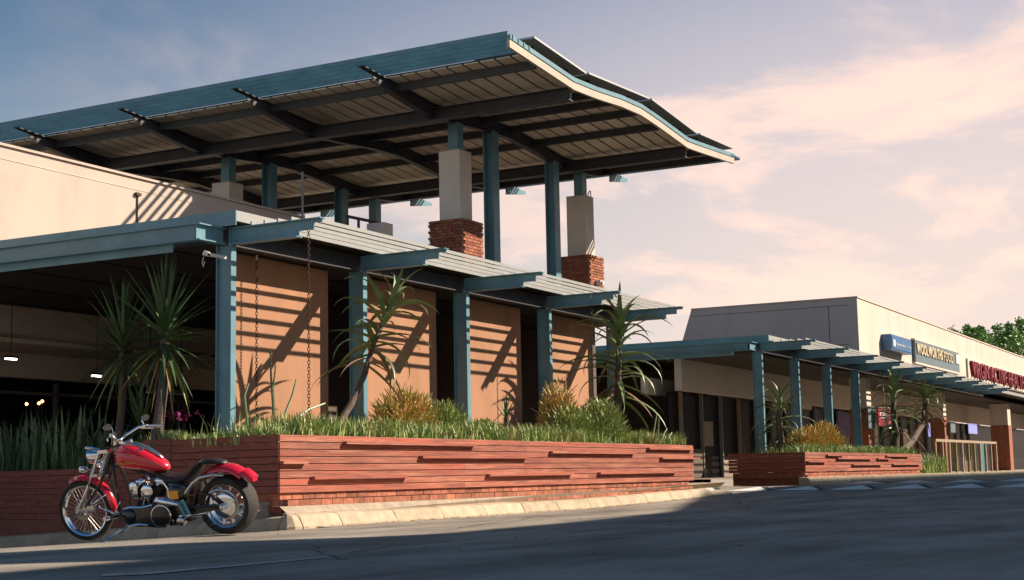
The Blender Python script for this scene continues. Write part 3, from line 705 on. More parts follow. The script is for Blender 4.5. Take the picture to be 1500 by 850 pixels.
# solar panels on the roof
def pv(xa, ya, xb, yb, i, lab):
    Y = 11.95; a = P(xa, ya, Y); b = P(xb, yb, Y)
    t = thing('solar_panel', lab, 'solar panel', (a.x, Y, zs(a.x)+.05), group='solar panels along the roof end')
    d = (b-a); up_ = Vector((-d.z, 0, d.x)).normalized()
    def slab(o0, o1, y0, y1, mat, nm, ins=0):
        m_ = MB(); q0 = a+up_*o0; q1 = b+up_*o0; r0 = a+up_*o1; r1 = b+up_*o1; dd = d.normalized()*ins
        m_.prism([((q0+dd).x, (q0+dd).z), ((q1-dd).x, (q1-dd).z), ((r1-dd).x, (r1-dd).z), ((r0+dd).x, (r0+dd).z)], 'y', y0, y1); obj(nm, m_, mat, t, smooth=False)
    slab(-.035, 0, Y, Y+1.6, 'solar_frame', 'frame'); slab(.001, .006, Y+.03, Y+1.57, 'solar', 'cells', .03); slab(-.045, -.0355, Y+.04, Y+1.56, 'solar_back', 'backsheet', .04)
    for f_ in (.15, .8):
        c_ = a+d*f_; obj('foot', MB().box(c_.x-.02, c_.x+.02, Y+.2, Y+1.3, zs(c_.x)+.051, c_.z-.047), 'dark_steel', t, smooth=False)
for i, q in enumerate(((783, 53, 859, 106), (863, 106, 951, 143), (955, 144, 1021, 194), (1026, 195, 1074, 216))):
    pv(*q, i, ['highest dark solar panel at the near corner of the canopy roof', 'second solar panel down the canopy roof end', 'third solar panel down the canopy roof end', 'lowest solar panel at the outer tip of the canopy roof'][i])

# ------------------------------------------------------------------ far building
fb = thing('far_shops', 'long cream shop building with a blank side wall at the right', 'building', (56, 16, .2))
ZF, YFW = 6.16, 12.62
c0 = P(1255, 434, YFW); xl = c0.x
obj('front_wall', MB().box(xl, 110, YFW, YFW+.3, 3.99, c0.z-.05), 'far_plaster', fb, smooth=False)
yl = 18.4
m_ = MB().prism([(YFW+.301, 3.99), (yl+.75, 3.99), (yl, c0.z-.05), (YFW+.301, c0.z-.05)], 'x', xl+.004, xl+.3)
obj('side_wall', m_, 'far_plaster', fb, smooth=False)
obj('capping', MB().box(xl-.03, 110, YFW-.03, YFW+.33, c0.z-.048, c0.z).box(xl-.03, xl+.33, YFW+.331, yl, c0.z-.048, c0.z), 'far_plaster', fb, smooth=False)
obj('wall_joint', MB().box(xl-.004, xl+.003, YFW+.3, yl, c0.z-.28, c0.z-.265).box(xl-.004, xl+.003, YFW+.95, YFW+.97, 4.0, c0.z-.281).box(xl-.004, xl+.003, YFW+.31, YFW+.94, 4.62, 4.635), 'dark_wall', fb, smooth=False)
obj('roof_deck', MB().box(36.34, 100, 12.0, 24, 3.885, 3.98), 'dark_ceiling', fb, smooth=False)
obj('side_fascia', MB().box(36.30, 36.318, 11.975, 24, 3.835, 4.03), 'blue_steel', fb, smooth=False)
obj('front_fascia', MB().box(36.3185, 100, 11.975, 11.99, 3.89, 4.026), 'slat_paint', fb, smooth=False)
for k in range(14):
    yk = 12.5+.8*k; obj('soffit_board', MB().box(36.4, 99, yk, yk+.78, 3.60, 3.66), 'dark_ceiling', fb, smooth=False)
obj('bulkhead', MB().box(36.8, 100, 14.6, 14.8, 2.75, 3.59), 'bulkhead', fb, smooth=False)
obj('side_bulkhead', MB().box(29.2, 33.6, 19.0, 19.2, 2.75, 3.3), 'bulkhead', fb, smooth=False)
obj('shop_glass', MB().box(36.8, 100, 15.0, 15.05, .4, 2.74), 'glass_dark', fb, smooth=False)
obj('entrance_glass', MB().box(28.2, 44, 20.0, 20.05, .2, 3.55), 'glass_dark', fb, smooth=False)
obj('entrance_wall', MB().box(28.2, 31.8, 17.2, 17.35, .2, 3.4), 'dark_wall', fb, smooth=False)
for xm in (33.05, 33.6): obj('door_frame', MB().box(xm, xm+.12, 17.0, 17.15, .2, 3.5), 'frame_grey', fb, smooth=False)
obj('side_shop_wall', MB().box(40.2, 40.32, 15.2, 23.0, .2, 3.59), 'dark_wall', fb, smooth=False)
obj('inner_bulkhead', MB().box(36.6, 39.6, 15.5, 15.7, 2.68, 3.12), 'bulkhead', fb, smooth=False)
obj('bridge_wall', MB().box(28.3, 32.0, 16.6, 16.75, .2, 3.3), 'dark_wall', fb, smooth=False)
for yy in (15.3, 15.75): obj('door_frame', MB().box(40.08, 40.195, yy, yy+.09, .2, 3.2), 'frame_grey', fb, smooth=False)
obj('passage_rear_wall', MB().box(27.9, 50, 23.0, 23.2, .1, 3.9), 'dark_wall', fb, smooth=False)
obj('passage_roof', MB().box(28.3, 36.29, 17.6, 23.2, 3.62, 3.80), 'dark_ceiling', fb, smooth=False)
obj('floor', MB().box(36.8, 100, 14.62, 26, .402, .41), 'floor_tile', fb, smooth=False)
for i, (a, b) in enumerate(((1032, 590), (1039, 597), (1045, 593), (1052, 601), (1058, 590), (1066, 595), (1072, 591), (1078, 599))):
    p = P(a, b, 19.3); q = thing('downlight', ['leftmost', 'second', 'third', 'fourth', 'fifth', 'sixth', 'seventh', 'rightmost'][i]+' of the small white downlights glowing inside the dark entrance', 'light', (p.x, 19.3, p.z), group='downlights in the dark entrance')
    obj('disc', MB().box(p.x-.10, p.x+.10, 19.2, 19.3, p.z-.012, p.z+.012), 'lamp_glow', q, smooth=False)
    obj('stem', MB().tube([(p.x, 19.25, p.z+.012), (p.x, 19.25, 3.58)], .006, 5), 'black_matt', q)
for k in range(26):
    xm = 37.5+1.55*k
    obj('window_mullion', MB().box(xm, xm+.07, 14.9, 14.995, .41, 2.74), 'frame_grey' if k % 3 else 'rail_wood', fb, smooth=False)
    if k % 2 == 0: obj('window_stall_riser', MB().box(xm+.08, xm+1.5, 14.92, 14.99, .41, .41+random.choice((.5, .8, .95))), random.choice(('dark_wall', 'brick', 'sign_brown')), fb, smooth=False)
    if k % 3 == 1: obj('window_display', MB().box(xm+.2, xm+random.uniform(.7, 1.3), 14.94, 14.99, 1.3, random.uniform(1.9, 2.5)), random.choice(('sign_back', 'poster_teal', 'sign_brown', 'cell_red', 'dark_wall')), fb, smooth=False)
# far shop pillars
def shop_pillar(xp, w_, lab, y=13.0):
    x = P(xp, 620, y).x; t = thing('shop_pillar', lab, 'pillar', (x, y, .4), group='brown shop pillars')
    obj('tiled_shaft', MB().box(x-w_, x+w_, y-w_, y+w_, .40, 2.55), 'brick', t, smooth=False)
    obj('cream_head', MB().box(x-w_+.02, x+w_-.02, y-w_+.02, y+w_-.02, 2.552, 3.58), 'bulkhead', t, smooth=False)
    return t
shop_pillar(1262, .30, 'brown tiled pillar left of the red square sign'); shop_pillar(1375, .28, 'brown tiled pillar left of the wooden railing'); shop_pillar(1466, .42, 'broad brown pillar right of the wooden railing')
# posters, screens and notices in the windows
def flat(name, label, cat, xa, ya, xb, yb, Y, mat, grp=None):
    a, b = P(xa, ya, Y), P(xb, yb, Y)
    t = thing(name, label, cat, (a.x, Y, b.z), group=grp)
    obj('panel', MB().box(a.x, b.x, Y-.03, Y, b.z, a.z), mat, t, smooth=False)
    obj('frame', MB().box(a.x-.03, b.x+.03, Y+.002, Y+.03, b.z-.03, a.z+.03), 'frame_grey', t, smooth=False)
    return t, a, b
flat('window_poster', 'dark purple poster in the shop window between the far blue posts', 'poster', 1226, 604, 1245, 640, 14.9, 'poster_purple')
flat('window_poster', 'pale patterned poster in the shop window behind the rightmost aloe bush', 'poster', 1172, 584, 1188, 600, 14.9, 'sign_back')
flat('shop_screen', 'glowing pale blue screen inside the far shop right of the twin aloes', 'screen', 1418, 620, 1431, 636, 14.9, 'screen_blue')
flat('shop_screen', 'small glowing blue screen left of the brown pillar by the railing', 'screen', 1359, 620, 1366, 640, 14.9, 'screen_blue')
flat('notice_board', 'blue grey notice on the brown pillar left of the red square sign', 'notice', 1270, 596, 1281, 628, 12.6, 'sign_grey')
flat('notice_board', 'grey notice panel on the pillar left of the wooden railing', 'notice', 1391, 618, 1399, 634, 12.6, 'sign_grey')
flat('banner', 'teal banner standing behind the wooden railing', 'banner', 1434, 650, 1443, 690, 12.9, 'poster_teal')
t, a, b = flat('red_sign', 'red square shop sign with white lettering and ring above the far planter', 'sign', 1285, 597, 1308, 625, 12.4, 'cell_red')
obj('bracket', MB().box((a.x+b.x)/2-.03, (a.x+b.x)/2+.03, 12.40, 12.44, a.z+.03, 3.6), 'frame_grey', t, smooth=False)
me, tw, th = text_mesh('cell', .5, 'sign_white', .006, width=(b.x-a.x)*.42)
inst('lettering', me, t, Matrix.Translation((a.x+(b.x-a.x)*.08, 12.362, b.z+(a.z-b.z)*.38)) @ Matrix.Rotation(PI/2, 4, 'X'), local=False)
obj('ring', MB().torus((a.x+(b.x-a.x)*.73, 12.36, b.z+(a.z-b.z)*.5), (0, 1, 0), (b.x-a.x)*.19, .035, 20, 6, .01), 'sign_white', t)
# fascia signs on the far wall
def wpt(x, y): return P(x, y, YFW)
a, b = P(1306, 489, 12.25), P(1337, 524, 12.25)
t = thing('light_box_sign', 'blue light box bank sign on the far cream wall', 'sign', (a.x, 12.4, b.z))
obj('box', MB().box(a.x, b.x, 12.28, 12.619, b.z+.1, a.z), 'sign_blue', t, smooth=False)
obj('face', MB().box(a.x+.06, b.x-.06, 12.26, 12.279, b.z+.16, a.z-.06), 'sign_blue_face', t, smooth=False)
hh = a.z-b.z; ww = b.x-a.x
obj('shield', MB().prism([(a.x+ww*.10, b.z+hh*.34), (a.x+ww*.17, b.z+hh*.40), (a.x+ww*.17, b.z+hh*.72), (a.x+ww*.06, b.z+hh*.72), (a.x+ww*.06, b.z+hh*.40)], 'y', 12.245, 12.259), 'sign_white', t, smooth=False)
me, tw, th = text_mesh('Standard Bank', hh*.22, 'sign_white', .006, width=ww*.44); inst('lettering', me, t, Matrix.Translation((a.x+ww*.22, 12.252, b.z+hh*.45)) @ Matrix.Rotation(PI/2, 4, 'X'), local=False)
letters('ATM', hh*.12, 'sign_white', t, a.x+ww*.74, 12.252, b.z+hh*.45, ww*.18, .006)
a, b = P(1340, 497, 12.5), P(1406, 546, 12.5); zt, zb_ = a.z, P(1406, 547, 12.5).z
t = thing('fascia_sign', 'long grey fascia sign with pale gold capital lettering on the far wall', 'sign', (a.x, 12.55, zb_))
zt = (P(1340, 497, 12.5).z+P(1406, 519, 12.5).z)/2; zb_ = (P(1340, 530, 12.5).z+P(1406, 546, 12.5).z)/2
obj('board', MB().box(a.x, b.x, 12.5, 12.619, zb_, zt), 'sign_grey', t, smooth=False)
obj('surround', MB().box(a.x-.06, b.x+.06, 12.49, 12.618, zt+.002, zt+.07).box(a.x-.06, b.x+.06, 12.49, 12.618, zb_-.07, zb_-.002), 'sign_back', t, smooth=False)
letters('WOOLWORTHS', (zt-zb_)*.46, 'sign_gold', t, a.x+.12, 12.475, zb_+(zt-zb_)*.38, (b.x-a.x)*.56, .02, .03)
letters('FOOD', (zt-zb_)*.46, 'sign_gold', t, a.x+.16+(b.x-a.x)*.585, 12.475, zb_+(zt-zb_)*.38, (b.x-a.x)*.22, .02)
obj('end_plate', MB().box(b.x-(b.x-a.x)*.09, b.x-.06, 12.47, 12.499, zb_+(zt-zb_)*.42, zt-.08), 'sign_white', t, smooth=False)
a = P(1420, 533, 12.5); b = P(1500, 560, 12.5); e2 = b.x+(b.x-a.x)*.20
zt = P(1420, 526, 12.5).z; zb_ = P(1420, 553, 12.5).z
t = thing('channel_letter_sign', 'dark red capital letters on a pale backing at the right edge of the far wall', 'sign', (a.x, 12.55, zb_))
obj('backing', MB().box(a.x-.1, e2+.2, 12.54, 12.619, zb_-.05, zt+.03), 'sign_back', t, smooth=False)
obj('rail', MB().box(a.x-.14, e2+.25, 12.50, 12.60, zb_-.12, zb_-.052), 'dark_wall', t, smooth=False)
letters('VIRGIN ACTIVE HEALTH CLUB', (zt-zb_)*.86, 'sign_red', t, a.x+.25, 12.47, zb_+.06, e2-a.x, .06, .0)
# wooden railing on the far kerb
ra, rb = P(1369, 645, 11.2), P(1458, 649, 11.2)
t = thing('wooden_railing', 'weathered wooden railing of tall uprights beside the far planter', 'railing', (ra.x, 11.2, .37))
obj('top_rail', MB().bar((ra.x, 11.2, ra.z), (rb.x, 11.2, rb.z), .10, .09), 'rail_wood', t, smooth=False)
nr = 11
for k in range(nr):
    f_ = k/(nr-1); x = ra.x+(rb.x-ra.x)*f_
    obj('upright', MB().box(x-.07, x+.07, 11.16, 11.24, .37, ra.z-.05), 'poster_yellow' if k in (3, 5, 6) else 'rail_wood', t, smooth=False)

# ------------------------------------------------------------------ plants
def leaf_mesh(name, L, wd, e0, droop, mat, seg=7, fold=.35, base=.7, tip=0.0, twist=0.0):
    m_ = MB(); p = Vector((0, 0, 0)); a = e0; st = L/seg
    for i in range(seg+1):
        t = i/seg; wv = wd*((base+(1-base)*min(1, t*4)) * (1-t)**.75 + tip*t*(1-t)); wv = max(wv, .0008)
        nrm = Vector((-math.sin(a), 0, math.cos(a))); tw = twist*t
        sdv = Vector((0, math.cos(tw), math.sin(tw)))
        m_.v += [tuple(p+sdv*wv+nrm*wv*fold), tuple(p), tuple(p-sdv*wv+nrm*wv*fold)]
        if i: o = (i-1)*3; m_.f += [(o, o+3, o+4, o+1), (o+1, o+4, o+5, o+2)]
        p = p+Vector((math.cos(a), 0, math.sin(a)))*st; a -= droop/seg*(0.5+t)
    return m_.mesh(name, mat, True, 80)
ALOE = [[leaf_mesh('leaf', 1.0, .058, R_(e_), R_(d_), 'aloe_leaf', 8, .5, twist=tw_) for d_, tw_ in ((70, .3), (105, -.3), (135, .1), (55, 0))] for e_ in (72, 42, 14, -12)]
ALOED = [leaf_mesh('leaf', 1.0, .04, R_(-18), R_(d_), 'aloe_dry', 7, .7) for d_ in (45, 75)]
def aloe(name, label, path, r0, L, n, t0, cat='aloe', grp='tree aloes', trunkmat='trunk_bark', side=None):
    b = Vector(path[0]); t = thing(name, label, cat, b, group=grp)
    pts = [Vector(p)-b for p in path]; fine = []
    for i in range(len(pts)-1):
        for s in range(4): fine.append(pts[i].lerp(pts[i+1], s/4))
    fine.append(pts[-1]); m = len(fine)
    fine = [p+Vector((random.uniform(-1, 1), random.uniform(-1, 1), 0))*r0*.15 for p in fine]
    obj('trunk', MB().tube([(0, 0, -.1)]+fine, [r0*1.25]+[r0*(1.1-.55*i/m) for i in range(m)], 9), trunkmat, t, local=True)
    for k in range(n):
        u = k/(n-1); s = t0+(1-t0)*u; idx = s*(m-1); i = min(int(idx), m-2); p = fine[i].lerp(fine[i+1], idx-i)
        d = (fine[i+1]-fine[i]).normalized(); az = k*2.39996+random.uniform(-.3, .3)
        tier = 0 if u > .86 else 1 if u > .55 else 2 if u > .2 else 3
        me = random.choice(ALOE[tier]) if not (u < .16 and random.random() < .6) else random.choice(ALOED)
        ll = L*random.uniform(.75, 1.1)*(1.0 if tier else .75)
        q = Vector((0, 0, 1)).rotation_difference((d+Vector((0, 0, .8))).normalized()).to_matrix().to_4x4()
        inst('leaf', me, t, Matrix.Translation(p) @ q @ Matrix.Rotation(az, 4, 'Z') @ Matrix.Rotation(random.uniform(-.15, .15), 4, 'X') @ Matrix.Diagonal((ll, L, ll, 1)))
    return t
def pp(x, y, Y): return P(x, y, Y)
Ya = 11.15
aloe('tree_aloe', 'leaning tree aloe with a curved bare trunk in front of the second post', [pp(490, 640, Ya-.1), pp(506, 606, Ya), pp(524, 575, Ya), pp(535, 545, Ya), pp(545, 510, Ya), pp(562, 470, Ya), pp(577, 436, Ya)], .048, .92, 38, .54)
aloe('tree_aloe', 'tall straight tree aloe at the right end of the near planter', [pp(905, 648, 11.2), pp(906, 600, 11.2), pp(905, 550, 11.2), pp(907, 505, 11.2), pp(908, 470, 11.2)], .07, 1.15, 62, .32)
aloe('tree_aloe', 'tree aloe at the left end of the far planter, against the first far post', [pp(1142, 668, 11.4), pp(1143, 640, 11.4), pp(1141, 610, 11.4), pp(1143, 582, 11.4)], .10, .95, 46, .2)
aloe('tree_aloe', 'tree aloe left of a pair, rising straight behind the far planter', [pp(1311, 668, 11.3), pp(1312, 640, 11.3), pp(1308, 600, 11.3), pp(1310, 562, 11.3)], .11, 1.25, 46, .36)
aloe('tree_aloe', 'tree aloe right of a pair, leaning right from the far planter', [pp(1318, 664, 11.2), pp(1336, 648, 11.2), pp(1352, 622, 11.2), pp(1356, 590, 11.2), pp(1358, 578, 11.2)], .10, 1.05, 46, .62)
# small forked aloe with upright spikes
b = pp(742, 650, 11.4); t = thing('spiky_aloe', 'small pale stemmed succulent with upright spikes before the third panel', 'succulent', b)
obj('stem', MB().tube([(0, 0, -.1), (0, 0, .2), (.01, 0, .42)], [.045, .04, .05], 8), 'trunk_bark', t, local=True)
SP = leaf_mesh('spike', 1, .028, R_(80), R_(25), 'aloe_leaf', 5, .8)
for k in range(9): inst('spike', SP, t, Matrix.Translation((0, 0, .36+.02*(k % 3))) @ Matrix.Rotation(k*2.4, 4, 'Z') @ Matrix.Rotation(R_(-12), 4, 'Y') @ Matrix.Rotation(R_(35 if k % 2 else 12), 4, 'Y') @ Matrix.Diagonal((.42, 1, .42, 1)))
# thin bare stems left of the leaning aloe
def stems(label, lst, Y, mat='aloe_leaf'):
    b = pp(*lst[0][0], Y); t = thing('bare_stem_plant', label, 'plant', b, group='thin stemmed plants')
    for pa in lst:
        pts = [pp(x, y, Y)-b for x, y in pa]; obj('stem', MB().tube(pts, [.022*(1-.65*i/len(pts)) for i in range(len(pts))], 6), mat, t, local=True)
stems('two dark upright stems before the first panel', [[(402, 632), (400, 590), (397, 550), (396, 515)], [(404, 632), (401, 600), (400, 570), (404, 535)]], 11.3)
stems('pale curved single stem near the first post', [[(364, 632), (360, 600), (358, 580), (364, 562)]], 11.4)
stems('dark stem leaning right beside the rain chain', [[(411, 630), (418, 605), (428, 580), (434, 556)]], 11.2)
stems('low arching dark stem under the rain chain', [[(424, 632), (436, 612), (452, 600), (476, 591)]], 11.0)
stems('group of pale upright stalks at the right end of the near planter', [[(955, 652), (957, 635), (960, 618), (962, 606)], [(968, 652), (972, 636), (977, 628)], [(975, 653), (980, 640), (984, 634)], [(962, 650), (964, 630), (965, 612)]], 10.9, 'snake_leaf')

# yuccas
YL = [leaf_mesh('leaf', 1, .036, R_(e_), R_(d_), 'yucca_leaf', 6, .35) for e_, d_ in ((85, 8), (60, 14), (35, 20), (10, 30), (-20, 35), (-55, 20))]
YD = leaf_mesh('leaf', 1, .028, R_(-70), R_(8), 'yucca_dead', 5, .4); YG = leaf_mesh('leaf', 1, .035, R_(-50), R_(28), 'yucca_lime', 5, .4)
def yucca(label, base, top, r0, L, n):
    b = Vector(base); t = thing('yucca', label, 'yucca', b, group='yuccas in the left planter'); e_ = Vector(top)-b
    mid = e_*.5+Vector((.06, 0, 0)); obj('trunk', MB().tube([(0, 0, -.1), mid*.5, mid, e_*.8, e_], [r0*1.2, r0, r0*.95, r0*.9, r0*.6], 9), 'palm_bark', t, local=True)
    for k in range(n):
        u = k/(n-1); tier = min(5, int(u*6)); me = YL[tier]
        if tier == 5 and k % 2: me = YD
        if tier >= 4 and k % 7 == 0: me = YG
        p = e_*(1-.20*u)
        inst('leaf', me, t, Matrix.Translation(p) @ Matrix.Rotation(k*2.39996+random.uniform(-.3, .3), 4, 'Z') @ Matrix.Rotation(random.uniform(-.12, .12), 4, 'Y') @ Matrix.Diagonal((L*random.uniform(.8, 1.1), 1.0, L*random.uniform(.85, 1.1), 1)))
yucca('tall yucca with a spiky rosette reaching the blue beam', pp(228, 650, 13.0), pp(242, 478, 13.0), .07, .98, 92)
yucca('shorter yucca left of the tall one, with a drooping skirt', pp(172, 655, 14.0), pp(180, 500, 14.0), .055, .90, 78)
yucca('small low yucca rosette between the two yucca trunks', pp(206, 655, 13.8), pp(207, 625, 13.8), .05, .62, 56)
b = pp(262, 640, 14.5); t = thing('flowering_shrub', 'small shrub with magenta flowers right of the yucca trunk', 'shrub', b)
obj('stem', MB().tube([(0, 0, -.3), (0, 0, .3)], .015, 6), 'trunk_bark', t, local=True)
fl_ = MB()
M('flower', (0.42, 0.03, 0.20), 0.6)
for k in range(60):
    c = Vector((random.gauss(0, .16), random.gauss(0, .1), .32+random.gauss(0, .05))); d = Vector((random.gauss(0, 1), random.gauss(0, 1), random.gauss(0, 1))).normalized()*.03; e_ = d.orthogonal().normalized()*.03
    fl_.add([c-d, c+e_, c+d, c-e_], [(0, 1, 2, 3)])
obj('blossoms', fl_, 'flower', t, local=True, smooth=False)
ORD = ['first', 'second', 'third', 'fourth', 'fifth', 'sixth', 'seventh', 'eighth', 'ninth', 'tenth', 'eleventh', 'twelfth', 'thirteenth', 'fourteenth']
# sansevieria clumps
SN = [leaf_mesh('leaf', 1, .05, R_(88), R_(d_), 'snake_leaf', 6, .45, base=.55, tip=.06, twist=tw_) for d_, tw_ in ((6, .5), (18, -.6), (32, .3))]
k = 0
spots = [(8, 11.8), (26, 12.1), (44, 11.7), (62, 12.2), (80, 11.8), (98, 12.1), (116, 11.75), (133, 12.0), (18, 12.4), (54, 12.5), (90, 12.5), (122, 12.5), (2, 12.2), (150, 12.2)]
order = sorted(range(len(spots)), key=lambda i: spots[i][0])
for rank, i in enumerate(order):
    xp, Y = spots[i]; b = pp(xp, 690, 14); q_ = b.x/14; Y = (11.976+.35*(Y-11.7))/(q_-.2126); b = Vector((q_*Y, Y, .69))
    t = thing('snake_plant', ORD[rank]+' upright sansevieria clump in the dark left planter, counted from the left edge', 'plant', b, group='sansevieria in the left planter')
    for q in range(11):
        hh = random.uniform(.6, 1.05)*(1.3 if xp == 62 and q == 0 else 1)
        inst('leaf', random.choice(SN), t, Matrix.Translation((random.gauss(0, .07), random.gauss(0, .07), -.05)) @ Matrix.Rotation(random.uniform(0, 6.3), 4, 'Z') @ Matrix.Rotation(random.uniform(-.05, .28), 4, 'Y') @ Matrix.Diagonal((hh, 1, hh, 1)))

# ground cover, uncountable
def blades(name, label, n, fx, zf, hmin, hmax, wd, mat='grass_blade', lean=.35):
    m_ = MB()
    for _ in range(n):
        x, y = fx(); cf = .5+.5*math.sin(x*5.1+1.7*math.sin(x*2.3)+y*3)*math.sin(x*1.37+.6); h = hmin+(hmax-hmin)*min(1, random.random()*(.55+.75*cf)); a = random.uniform(0, 6.283); l = random.gauss(0, lean)*h
        dx, dy = math.cos(a), math.sin(a); wv = wd*random.uniform(.6, 1.2); z = zf(x, y)
        b = len(m_.v)
        m_.v += [(x-dy*wv, y+dx*wv, z), (x+dy*wv, y-dx*wv, z), (x+dx*l*.4+dy*wv*.8, y+dy*l*.4-dx*wv*.8, z+h*.6), (x+dx*l*.4-dy*wv*.8, y+dy*l*.4+dx*wv*.8, z+h*.6), (x+dx*l, y+dy*l, z+h)]
        m_.f += [(b, b+1, b+2, b+3), (b+3, b+2, b+4)]
    return tag(obj(name, m_, mat, smooth=False), label, 'ground cover', kind='stuff')
def fx1():
    x = random.uniform(14.1, 27.1)
    while random.random() > .35+.65*(math.sin(x*2.1)*math.sin(x*5.3+1)+.75): x = random.uniform(14.1, 27.1)
    y = 10.68+abs(random.gauss(0, .55))
    return x, min(max(y, 10.66), 12.4)
_clumps = [(random.uniform(14.3, 27.0), random.uniform(10.68, 11.5), random.uniform(.05, .16)) for _ in range(75)]
def fxc():
    c = random.choice(_clumps); return c[0]+random.gauss(0, c[2]), max(10.66, c[1]+random.gauss(0, c[2]*.7))
M('pale_succulent', (0.50, 0.52, 0.22), 0.5, var=0.5, vscale=6, dark=(0.20, 0.28, 0.10), two=(0.62, 0.48, 0.24), twoscale=3)
blades('ground_cover', 'broad pale yellow green succulent tufts among the grass of the near planter', 3600, fxc, lambda x, y: .99, .10, .34, .021, 'pale_succulent', .5)
blades('ground_cover', 'short bright green succulent ground cover filling the near planter', 15000, fx1, lambda x, y: .98, .08, .42, .012)
def fx1b():
    y = random.uniform(10.75, 13.15); return lx(y)+.04+abs(random.gauss(0, .15)), y
blades('ground_cover', 'green ground cover along the angled left side of the near planter', 1600, fx1b, lambda x, y: .97, .10, .26, .009)
blades('ground_cover', 'short green grass filling the far planter', 8000, lambda: (random.uniform(34.6, 46.4), 10.66+abs(random.gauss(0, .5)) % 1.6), lambda x, y: .88, .14, .38, .013)
def fxs():
    y = random.uniform(13.3, 18.3); return lx(y)+.05+abs(random.gauss(0, .4)), y
gx0, gx1 = P(1351, 690, 10.9).x, P(1384, 690, 10.9).x
blades('ground_cover', 'tall green grass tuft between the far planter and the railing', 900, lambda: (random.uniform(gx0+.1, gx1), random.uniform(10.75, 11.6)), lambda x, y: .37, .35, .75, .016)
blades('ground_cover', 'thin dark grass among the sansevieria', 1200, fxs, lambda x, y: .69, .2, .55, .007, 'yucca_leaf')

lt = MB()
for _ in range(260):
    if random.random() < .7: x = random.uniform(13.8, 28); y = kerb_y(x)-abs(random.gauss(0, .12))-.02; z = road_z(x)
    else: x = random.uniform(9, 30); y = random.uniform(3, 10); z = road_z(x)
    a = random.uniform(0, 6.3); l = random.uniform(.012, .035); dx, dy = math.cos(a)*l, math.sin(a)*l
    lt.add([(x-dx, y-dy, z+.006), (x+dy*.4, y-dx*.4, z+.012), (x+dx, y+dy, z+.008), (x-dy*.4, y+dx*.4, z+.014)], [(0, 1, 2, 3)])
tag(obj('leaf_litter', lt, 'yucca_dead', smooth=False), 'dry leaf litter scattered along the kerb and road', 'litter', kind='stuff')
# bushes
def bush(label, px, py, Y, rx, ry, hz, n, mat, L=.16, r=.006, up=.9, cat='bush', zbase=None):
    b = pp(px, py, Y)
    if zbase: b.z = zbase
    t = thing('shrub', label, cat, b, group='shrubs in the planters'); m_ = MB(); st = MB()
    for k in range(7):
        a = k*.9; st.tube([(0, 0, -.12), (math.cos(a)*rx*.3, math.sin(a)*ry*.3, hz*.35), (math.cos(a)*rx*.6, math.sin(a)*ry*.6, hz*.7)], [.018, .012, .006], 5)
    obj('branches', st, 'trunk_bark', t, local=True)
    for _ in range(n):
        while True:
            v = Vector((random.uniform(-1, 1), random.uniform(-1, 1), random.uniform(0, 1)))
            if .35 < v.length < 1 + random.gauss(0, .07): break
        c = Vector((v.x*rx, v.y*ry, v.z*hz)); d = (v*.8+Vector((random.gauss(0, .45), random.gauss(0, .45), up*random.uniform(.3, 1)))).normalized()
        s = d.orthogonal().normalized(); s = s*math.cos(_)+d.cross(s)*math.sin(_); l = L*random.uniform(.6, 1.3)
        e_ = d.cross(s)
        if r > 0:
            q = [c+s*r, c-s*.5*r+e_*.87*r, c-s*.5*r-e_*.87*r]; tp = c+d*l
            m_.add(q+[x+d*l*.75 for x in q]+[tp], [(0, 1, 4, 3), (1, 2, 5, 4), (2, 0, 3, 5), (3, 4, 6), (4, 5, 6), (5, 3, 6)])
        else:
            wv = -r*random.uniform(.7, 1.3); m_.add([c, c+d*l*.5+s*wv, c+d*l, c+d*l*.5-s*wv], [(0, 1, 2, 3)])
    obj('foliage', m_, mat, t, local=True, smooth=False)
bush('orange tipped fire stick bush behind the leaning aloe', 592, 632, 11.6, .66, .35, .56, 1300, 'fire_stick', .16, .007)
bush('rounded dark green bush left of the third post', 645, 634, 11.5, .55, .35, .44, 1500, 'bush_green', .12, -.009)
bush('low yellow green bush in front of the third panel', 706, 640, 11.2, .42, .3, .22, 800, 'bush_green', .10, -.014)
bush('orange topped fire stick bush at the fourth post', 818, 640, 11.5, .42, .3, .92, 1100, 'fire_stick', .15, .008)
bush('broad green bush between the fourth post and the tall aloe', 838, 642, 11.2, .62, .4, .48, 1900, 'bush_green', .13, -.012)
bush('leafy green bush close left of the tall aloe', 880, 642, 11.0, .55, .4, .62, 1800, 'bush_green', .16, -.011)
bush('orange and green fire stick bush in the far planter', 1205, 660, 11.5, 1.05, .4, .60, 1300, 'fire_stick', .26, .011)
bush('orange tinged bush between the first two far posts', 1180, 660, 11.2, .6, .4, .40, 700, 'fire_stick', .24, .011)
